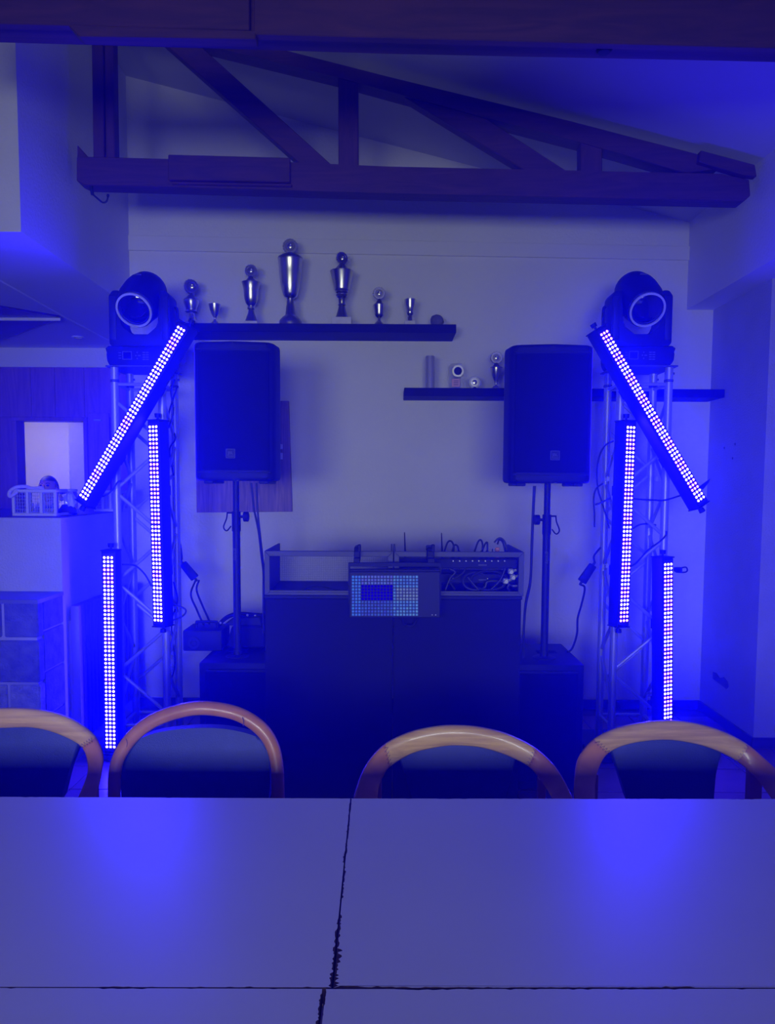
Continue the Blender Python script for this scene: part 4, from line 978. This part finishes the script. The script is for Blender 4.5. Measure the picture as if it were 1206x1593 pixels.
# ================================================================== CHAIRS
def sweep_rail(bm, outer, inner, tvec, n=12, ex=2.6):
    rings = []
    for o_, i_ in zip(outer, inner):
        c = (o_+i_)/2; h = (o_-i_)/2; r = []
        for k in range(n):
            a = 2*math.pi*(k+.5)/n; ca_, sa_ = math.cos(a), math.sin(a)
            r.append(bm.verts.new(c+h*math.copysign(abs(ca_)**(2/ex), ca_)+tvec*math.copysign(abs(sa_)**(2/ex), sa_)))
        rings.append(r)
    for A, B in zip(rings, rings[1:]):
        for k in range(n):
            j = (k+1) % n; bm.faces.new((A[k], A[j], B[j], B[k]))
    bm.faces.new(rings[0][::-1]); bm.faces.new(rings[-1])
def chair_frame(o, seat_c, w):
    """seat and legs under the table top"""
    x, y = seat_c
    b = NB(); prism(b, [(x-w*.42, y-.42, .43), (x+w*.42, y-.42, .43), (x+w*.46, y-.05, .43), (x+w*.3, y+.02, .43), (x-w*.3, y+.02, .43), (x-w*.46, y-.05, .43)], (0, 0, .05), .015, 2); obj('seat', b, m_pad, o, True)
    b = NB(); prism(b, [(x-w*.40, y-.40, .39), (x+w*.40, y-.40, .39), (x+w*.42, y-.02, .39), (x-w*.42, y-.02, .39)], (0, 0, .042), .004, 1); obj('seat_frame', b, m_beech2, o)
    for sx, sy in ((-1, -.38), (1, -.38), (-1, -.03), (1, -.03)):
        b = NB(); cyl(b, (x+sx*w*.38, y+sy, .41), (x+sx*w*.42, y+sy+(.03 if sy > -.1 else -.01), 0), .019, .015, seg=10); obj('leg', b, m_beech2, o, True)
def armchair(outer, inner, jl, jr, pad, posts, Yt, Ys, label):
    """outline of the bentwood hoop in pixels, both lists from one foot over the top to the other"""
    ys = [p[1] for p in outer]; ymin, ymax = min(ys), max(ys)
    def dep(y): t = max(0, min(1, (y-ymin)/(1240-ymin))); return Yt-(Yt-Ys)*t*t
    n = len(outer)
    O = smooth_pts([P(x, y, dep((y+inner[i][1])/2)) for i, (x, y) in enumerate(outer)], 6)
    I = smooth_pts([P(x, y, dep((y+outer[i][1])/2)) for i, (x, y) in enumerate(inner)], 6)
    cx = sum(p.x for p in O)/len(O)
    o = thing('bentwood_armchair', label, 'chair', (cx, Yt-.2, 0), 'bentwood armchairs along the tables')
    tv = V(0, .0145, .003)
    a, c = jl*6, jr*6
    b = NB(); sweep_rail(b, O[a:c+1], I[a:c+1], tv); obj('back_rail', b, m_beech, o, True, ang=60)
    def ext(po, pi, pj):
        d = V(0, -.05, -.09)
        return [po+d, po+d*2.2], [pi+d, pi+d*2.2]
    eo, ei = ext(O[0], I[0], 0)
    b = NB(); sweep_rail(b, eo[::-1]+O[:a+1], ei[::-1]+I[:a+1], tv); obj('arm_rail', b, m_beech2, o, True, ang=60)
    eo2, ei2 = ext(O[-1], I[-1], 0)
    b = NB(); sweep_rail(b, O[c:]+eo2, I[c:]+ei2, tv); obj('arm_rail', b, m_beech2, o, True, ang=60)
    for k in (a, c):                                # zigzag of the finger joint, a thin dark line
        b = NB(); pts = []
        t_ = (O[k+1]-O[k-1]).normalized()*.0065
        for q in range(11):
            f = q/10*.88+.06; pts.append(O[k]*(1-f)+I[k]*f+t_*(1 if q % 2 else -1)+V(0, -.0148, 0))
        tube(b, pts, .0008, 5, sub=1); obj('finger_joint', b, m_joint, o)
    # padded back between the rail and the seat
    b = NB(); pts = [P(x, y, Yt+.022) for x, y in pad]
    bl, br = pts[0].copy(), pts[-1].copy(); bl.z = br.z = .50; bl.y -= .06; br.y -= .06
    bl.x += (pts[0].x-pts[1].x)*.8; br.x += (pts[-1].x-pts[-2].x)*.8
    prism(b, [bl]+pts+[br], (0, .034, 0), .008, 3); obj('backrest', b, m_pad, o, True)
    for (px0, px1, py) in posts:
        q0, q1 = P(px0, 1240, Ys+.10), P(px1, 1240, Ys+.10); zt = P(px0, py, Ys+.10).z
        b = NB(); box(b, (q0.x, Ys+.10, .40), (q1.x, Ys+.13, zt), .004, 2); obj('arm_post', b, m_beech2, o, True)
    chair_frame(o, (cx, Yt-.10), .46)
    return o
Y3 = 2.16
armchair([(550, 1240), (560, 1210), (575, 1182), (600, 1157), (638, 1139), (680, 1130), (712, 1128.5), (748, 1131.5), (790, 1142), (832, 1163), (860, 1188), (878, 1214), (891, 1240)],
         [(588, 1240), (590, 1222), (597, 1206), (608, 1191), (642, 1171), (684, 1161), (712, 1159), (748, 1162), (785, 1173), (820, 1190), (838, 1209), (850, 1226), (858, 1240)],
         3, 9, [(642, 1240), (632, 1212), (617, 1172), (640, 1153), (690, 1143), (740, 1144), (785, 1155), (806, 1172), (795, 1212), (785, 1240)], [(578, 594, 1208), (838, 850, 1213)], Y3, 2.02, 'bentwood armchair with pale arched back in front of the black stand')
armchair([(893, 1240), (894, 1212), (900, 1180), (925, 1150), (970, 1130), (1030, 1121), (1080, 1125), (1125, 1138), (1162, 1157), (1190, 1180), (1215, 1205), (1236, 1240)],
         [(926, 1240), (926, 1218), (932, 1192), (947, 1170), (980, 1156), (1030, 1150), (1075, 1155), (1112, 1166), (1144, 1182), (1166, 1200), (1184, 1220), (1204, 1248)],
         3, 8, [(974, 1240), (966, 1212), (948, 1165), (980, 1146), (1030, 1138), (1080, 1144), (1126, 1165), (1114, 1205), (1106, 1240)], [(924, 931, 1205), (1166, 1186, 1199)], Y3, 2.02, 'bentwood armchair in front of the low light bar near the rough side wall')
armchair([(-160, 1240), (-166, 1200), (-160, 1170), (-135, 1140), (-95, 1116), (-45, 1104), (10, 1101.5), (55, 1103.5), (95, 1112), (125, 1127), (148, 1147), (160, 1175), (158, 1202), (150, 1240)],
         [(-118, 1240), (-132, 1200), (-130, 1180), (-112, 1160), (-85, 1144), (-40, 1134), (10, 1131.5), (50, 1131), (80, 1137), (108, 1148), (127, 1160), (136, 1180), (136, 1205), (122, 1240)],
         3, 10, [(-92, 1240), (-105, 1200), (-118, 1150), (-70, 1126), (0, 1117), (60, 1119), (108, 1134), (125, 1155), (108, 1197), (98, 1240)], [(134, 149, 1213)], Y3, 2.02, 'bentwood armchair cut by the picture edge, in front of the stone plinth')
# tubular chair
outer = [(168, 1240), (170, 1195), (181, 1163), (203, 1134), (233, 1112), (268, 1098.5), (308, 1091), (350, 1094.5), (385, 1106), (415, 1127), (433, 1155), (441, 1190), (443, 1240)]
inner = [(187, 1240), (189, 1200), (198, 1175), (217, 1150), (243, 1131), (273, 1119), (308, 1112), (346, 1115), (374, 1124), (398, 1141), (413, 1162), (421, 1192), (422.5, 1240)]
O = smooth_pts([P(x, y, 2.14-.04*((y-1091)/150)**2) for x, y in outer], 6); I = smooth_pts([P(x, y, 2.14-.04*((y-1091)/150)**2) for x, y in inner], 6)
cx = (O[0].x+O[-1].x)/2
o = thing('hoop_back_chair', 'chair with one round bent tube hoop around a blue padded back', 'chair', (cx, 1.95, 0))
dl = [V(0, .0, -.1), V(0, .01, -.24), V(0, .03, -.62)]
L0o, L0i = [O[0]+d for d in dl][::-1], [I[0]+d for d in dl][::-1]; L1o, L1i = [O[-1]+d for d in dl], [I[-1]+d for d in dl]
for l in (L0o, L0i, L1o, L1i):
    for v in l: v.z = max(v.z, 0.0)
b = NB(); sweep_rail(b, L0o+O+L1o, L0i+I+L1i, V(0, .0175, .002), 14, 2.1); obj('hoop', b, m_beech2, o, True, ang=70)
for (x, y) in ((380, 1125), (199, 1158)):
    b = NB(); tube(b, [P(x-3, y-9, 2.117), P(x-1, y-2, 2.115), P(x-2, y+4, 2.116)], .0011, 5); obj('crack', b, m_joint, o)
pad = [(188, 1240), (188, 1180), (200, 1160), (230, 1144), (265, 1136), (310, 1132.5), (350, 1134), (388, 1142), (410, 1154), (419, 1182), (421, 1240)]
pts = [P(x, y, 2.135) for x, y in smooth_pts([V(a_, b_, 0) for a_, b_ in pad], 3) for x, y in ((x, y),)] if False else [P(v.x, v.y, 2.14) for v in smooth_pts([V(a_, b_, 0) for a_, b_ in pad], 3)]
bl, br = pts[0].copy(), pts[-1].copy(); bl.z = br.z = .52; bl.x += .015; br.x -= .015; bl.y -= .03; br.y -= .03
b = NB(); prism(b, [bl]+pts+[br], (0, .035, 0), .009, 3); obj('backrest', b, m_pad, o, True)
b = NB(); box(b, (cx-.2, 1.70, .43), (cx+.2, 2.10, .48), .015, 2); obj('seat', b, m_pad, o, True)
b = NB(); box(b, (cx-.205, 1.72, .39), (cx+.205, 2.11, .432), .006, 1); obj('seat_frame', b, m_beech2, o)
for sx in (-1, 1):
    b = NB(); cyl(b, (cx+sx*.19, 1.74, .41), (cx+sx*.2, 1.73, 0), .018, seg=12); obj('leg', b, m_beech2, o, True)

# ================================================================== THINGS ON THE LOW WALL
def basket(x0, x1, y0, y1, Y, dep, label, rope):
    A, B_ = P(x0, y1, Y), P(x1, y1, Y); zb = ZLW; zt = P((x0+x1)/2, y0, Y).z
    o = thing('wire_basket', label, 'basket', ((A.x+B_.x)/2, Y+dep/2, zb), 'wire baskets on the low wall')
    t = .014
    for (zz, nm) in ((zb, 'bottom_rim'), (zt-t, 'top_rim')):
        b = NB(); box(b, (A.x, Y, zz), (B_.x, Y+t, zz+t), .002, 1); box(b, (A.x, Y+dep-t, zz), (B_.x, Y+dep, zz+t), .002, 1); box(b, (A.x, Y+t, zz), (A.x+t, Y+dep-t, zz+t), .002, 1); box(b, (B_.x-t, Y+t, zz), (B_.x, Y+dep-t, zz+t), .002, 1); obj(nm, b, m_white, o)
    np_ = 4
    for i in range(np_):
        x = A.x+(B_.x-A.x-t)*i/(np_-1)
        for yy in (Y, Y+dep-t):
            b = NB(); box(b, (x, yy, zb+t), (x+t, yy+t, zt-t), .001, 1); obj('upright', b, m_white, o)
    b = NB(); nx = 18; nz = 8
    for yy in (Y+.008, Y+dep-.008):
        for i in range(1, nx): x = A.x+(B_.x-A.x)*i/nx; box(b, (x-.0009, yy-.0009, zb+t), (x+.0009, yy+.0009, zt-t))
        for k in range(1, nz): z = zb+(zt-zb)*k/nz; box(b, (A.x, yy-.0009, z-.0009), (B_.x, yy+.0009, z+.0009))
    obj('wire_mesh', b, m_wire, o, kind='stuff')
    b = NB(); box(b, (A.x+t, Y+t, zb+.002), (B_.x-t, Y+dep-t, zb+.006)); obj('bottom', b, m_wire, o)
    if rope:
        b = NB(); tube(b, [P(28, 764, Y), P(17, 772, Y-.01), P(14, 769, Y-.015), P(17, 763, Y-.01), P(26, 758, Y), P(40, 757, Y+.03), P(50, 760, Y+.05), P(62, 759, Y+.05), P(66, 760, Y+.06), P(70, 764, Y+.06)], .009, 8); obj('rope_handle', b, m_rope, o, True)
    return o
basket(19, 88, 761.5, 804, 3.86, .19, 'white wire basket with rope handle holding a glass, on the counter corner', True)
basket(146, 186, 763, 796, 4.5, .2, 'white wire basket further back on the low wall, behind the tower', False)
c = P(55, 801, 3.95); c.z = ZLW+.0065
o = thing('drinking_glass', 'small clear tumbler standing inside the rope-handled basket', 'glass', c)
b = NB(); k = 3.95/1200; lathe(b, [(4.2*k, 0), (6.2*k, 17*k), (5.8*k, 17*k), (3.9*k, 1*k), (0, .8*k)], c, seg=18); obj('tumbler', b, m_glass, o, True)
c = P(105.5, 801, 4.05); c.z = ZLW+.001; k = 4.05/1200
o = thing('glass_jar', 'wide glass jar with white cloth inside, next to the wire basket', 'jar', c)
b = NB(); lathe(b, [(14*k, 0), (15.5*k, 3*k), (15.5*k, 32*k), (14*k, 35*k), (14.3*k, 38*k), (13.5*k, 38*k), (13.2*k, 35*k), (14.8*k, 31*k), (14.8*k, 3*k), (0, 1.5*k)], c, seg=24); obj('jar', b, m_glass, o, True)
b = NB(); lathe(b, [(14.6*k, 35.5*k), (15.2*k, 36*k), (15.2*k, 39*k), (14.4*k, 39.4*k)], c, seg=24); obj('rim', b, m_wire, o, True)
b = NB(); lathe(b, [(0, 1.8*k), (13.5*k, 2.2*k), (14.2*k, 4*k), (13.6*k, 8*k), (8*k, 16*k), (0, 18*k)], c, seg=20); obj('contents', b, m_contents, o, True)
b = NB(); cc_ = c+V(4*k, 0, 20*k); bmesh.ops.create_icosphere(b, subdivisions=4, radius=1.0, matrix=Matrix.Translation(cc_) @ Matrix.Diagonal((8.5*k, 9*k, 12.5*k, 1)))
for v in b.verts:
    d = v.co-cc_; a_ = math.atan2(d.y, d.x); v.co = cc_+V(d.x, d.y, d.z)*(1+.10*math.sin(7*a_+d.z*40)+.07*math.sin(13*a_-d.z*70))
obj('cloth', b, m_cloth_white, o, True)

# ================================================================== PERSON BEHIND THE HATCH
YP = 6.95
hc = P(75.5, 761, YP)                              # centre of the head
gz = hc.z-1.42
o = thing('person', 'person with short dark hair and dark top behind the serving hatch', 'person', (hc.x, YP, 0))
def skin_fig(name, verts, edges, radii, m, parent, sub_=2, rootv=0):
    L = root_loc(parent)
    me = bpy.data.meshes.new(name); me.from_pydata([tuple(Vector(v)-L) for v in verts], edges, [])
    so = bpy.data.objects.new(name, me); COL.objects.link(so)
    md = so.modifiers.new('skin', 'SKIN')
    for i, r in enumerate(radii):
        sv = me.skin_vertices[0].data[i]; sv.radius = (r, r) if not isinstance(r, tuple) else r
        sv.use_root = (i == rootv)
    sd = so.modifiers.new('sub', 'SUBSURF'); sd.levels = sub_; sd.render_levels = sub_
    dg = bpy.context.evaluated_depsgraph_get(); dg.update()
    me2 = bpy.data.meshes.new_from_object(so.evaluated_get(dg)); me2.name = name
    bpy.data.objects.remove(so)
    o2 = bpy.data.objects.new(name, me2); COL.objects.link(o2); o2.parent = parent
    me2.materials.clear(); me2.materials.append(m); me2.polygons.foreach_set('use_smooth', [True]*len(me2.polygons))
    return o2
x, z0 = hc.x, hc.z
ys = YP+.03
nk = z0-.13
# body (skin): pelvis, spine, neck, arms, legs
bv = [(x, ys, nk-.60), (x, ys, nk-.42), (x, ys, nk-.24), (x, ys, nk-.10), (x, ys-.005, nk-.02), (x, ys-.01, nk+.045)]
be = [(0, 1), (1, 2), (2, 3), (3, 4), (4, 5)]; br_ = [(.15, .10), (.125, .09), (.145, .095), (.13, .085), .052, .048]
def limb(base, pts, rad):
    prev = base
    for p, r in zip(pts, rad): bv.append(p); br_.append(r); be.append((prev, len(bv)-1)); prev = len(bv)-1
    return prev
for s_ in (-1, 1):
    limb(3, [(x+s_*.16, ys, nk-.09), (x+s_*.20, ys-.02, nk-.34), (x+s_*.15, ys-.20, nk-.44), (x+s_*.13, ys-.235, nk-.455)], [.055, .046, .034, .028])
    limb(0, [(x+s_*.085, ys, nk-.66), (x+s_*.10, ys-.01, nk-.93), (x+s_*.10, ys+.02, .09), (x+s_*.10, ys-.10, .035)], [.085, .06, .045, .038])
skin_fig('body', bv, be, br_, m_shirt, o)
b = NB(); cyl(b, (x, ys-.012, nk-.01), (x, ys-.015, nk+.07), .047, .045, seg=14); obj('neck', b, m_skin, o, True)
# head, tilted down, with face
tilt = Matrix.Rotation(math.radians(-5), 3, 'X')
def hp(dx, dy, dz): return Vector((x, YP, z0))+tilt @ Vector((dx, dy, dz))
b = NB(); sphere(b, (x, YP, z0), .1, .76, .96, 1.16, 20, 16, tilt)
for v in b.verts:
    q = tilt.inverted() @ (v.co-Vector((x, YP, z0)))
    if q.z < 0: q.x *= 1+q.z*1.6; q.y = q.y*(1+q.z*.8)-abs(q.z)*.15
    v.co = Vector((x, YP, z0))+tilt @ q
head = obj('head', b, m_skin, o, True, ang=90)
b = NB(); tube(b, [hp(0, -.092, .028), hp(0, -.104, .004), hp(0, -.112, -.014), hp(0, -.10, -.022)], .010, 8); sphere(b, hp(0, -.108, -.015), .013, 1.1, .8, .8, 8, 6); obj('nose', b, m_skin, head, True)
for s_ in (-1, 1):
    b = NB(); sphere(b, hp(s_*.030, -.086, .026), .0115, 1.1, .8, .8, 10, 8); obj('eye', b, m_eye, head, True)
    b = NB(); tube(b, [hp(s_*.014, -.092, .042), hp(s_*.03, -.090, .047), hp(s_*.046, -.080, .042)], .004, 6); obj('eyebrow', b, m_hair, head, True)
    b = NB(); sphere(b, hp(s_*.076, .004, -.008), .028, .35, .7, 1.1, 10, 8); obj('ear', b, m_skin, head, True)
b = NB(); tube(b, [hp(-.022, -.094, -.05), hp(0, -.100, -.048), hp(.022, -.094, -.05)], .005, 6); obj('mouth', b, m_lip, head, True)
b = NB(); sphere(b, (x, YP, z0), .108, .80, .98, 1.15, 22, 16, tilt)
dele = []
for v in b.verts:
    q = tilt.inverted() @ (v.co-Vector((x, YP, z0)))
    if (q.y < -.02 and q.z < .066) or q.z < -.045 or (q.y < .025 and q.z < .02): dele.append(v)
bmesh.ops.delete(b, geom=dele, context='VERTS'); obj('hair', b, m_hair, o, True, ang=90)
# hands resting near the waist
for s_ in (-1, 1):
    w = Vector((x+s_*.13, ys-.235, nk-.455)); vv = [w, w+V(-s_*.01, -.04, -.01), w+V(-s_*.02, -.075, -.012)]; ee = [(0, 1), (1, 2)]; rr = [(.024, .018), (.034, .016), (.03, .014)]
    ob = skin_fig('hand', vv, ee, rr, m_skin, o, 1)
    for f in range(4):
        fb = w+V(-s_*.02+(f-1.5)*.018, -.08, -.012); ln = (.052, .06, .056, .042)[f]
        b = NB(); tube(b, [fb, fb+V(0, -ln*.5, -.004), fb+V(0, -ln, -.02)], .0075, 7); obj('finger', b, m_skin, ob, True)
    fb = w+V(-s_*.045, -.03, 0); b = NB(); tube(b, [w+V(-s_*.02, -.02, 0), fb, fb+V(-s_*.012, -.035, -.008)], .009, 7); obj('thumb', b, m_skin, ob, True)
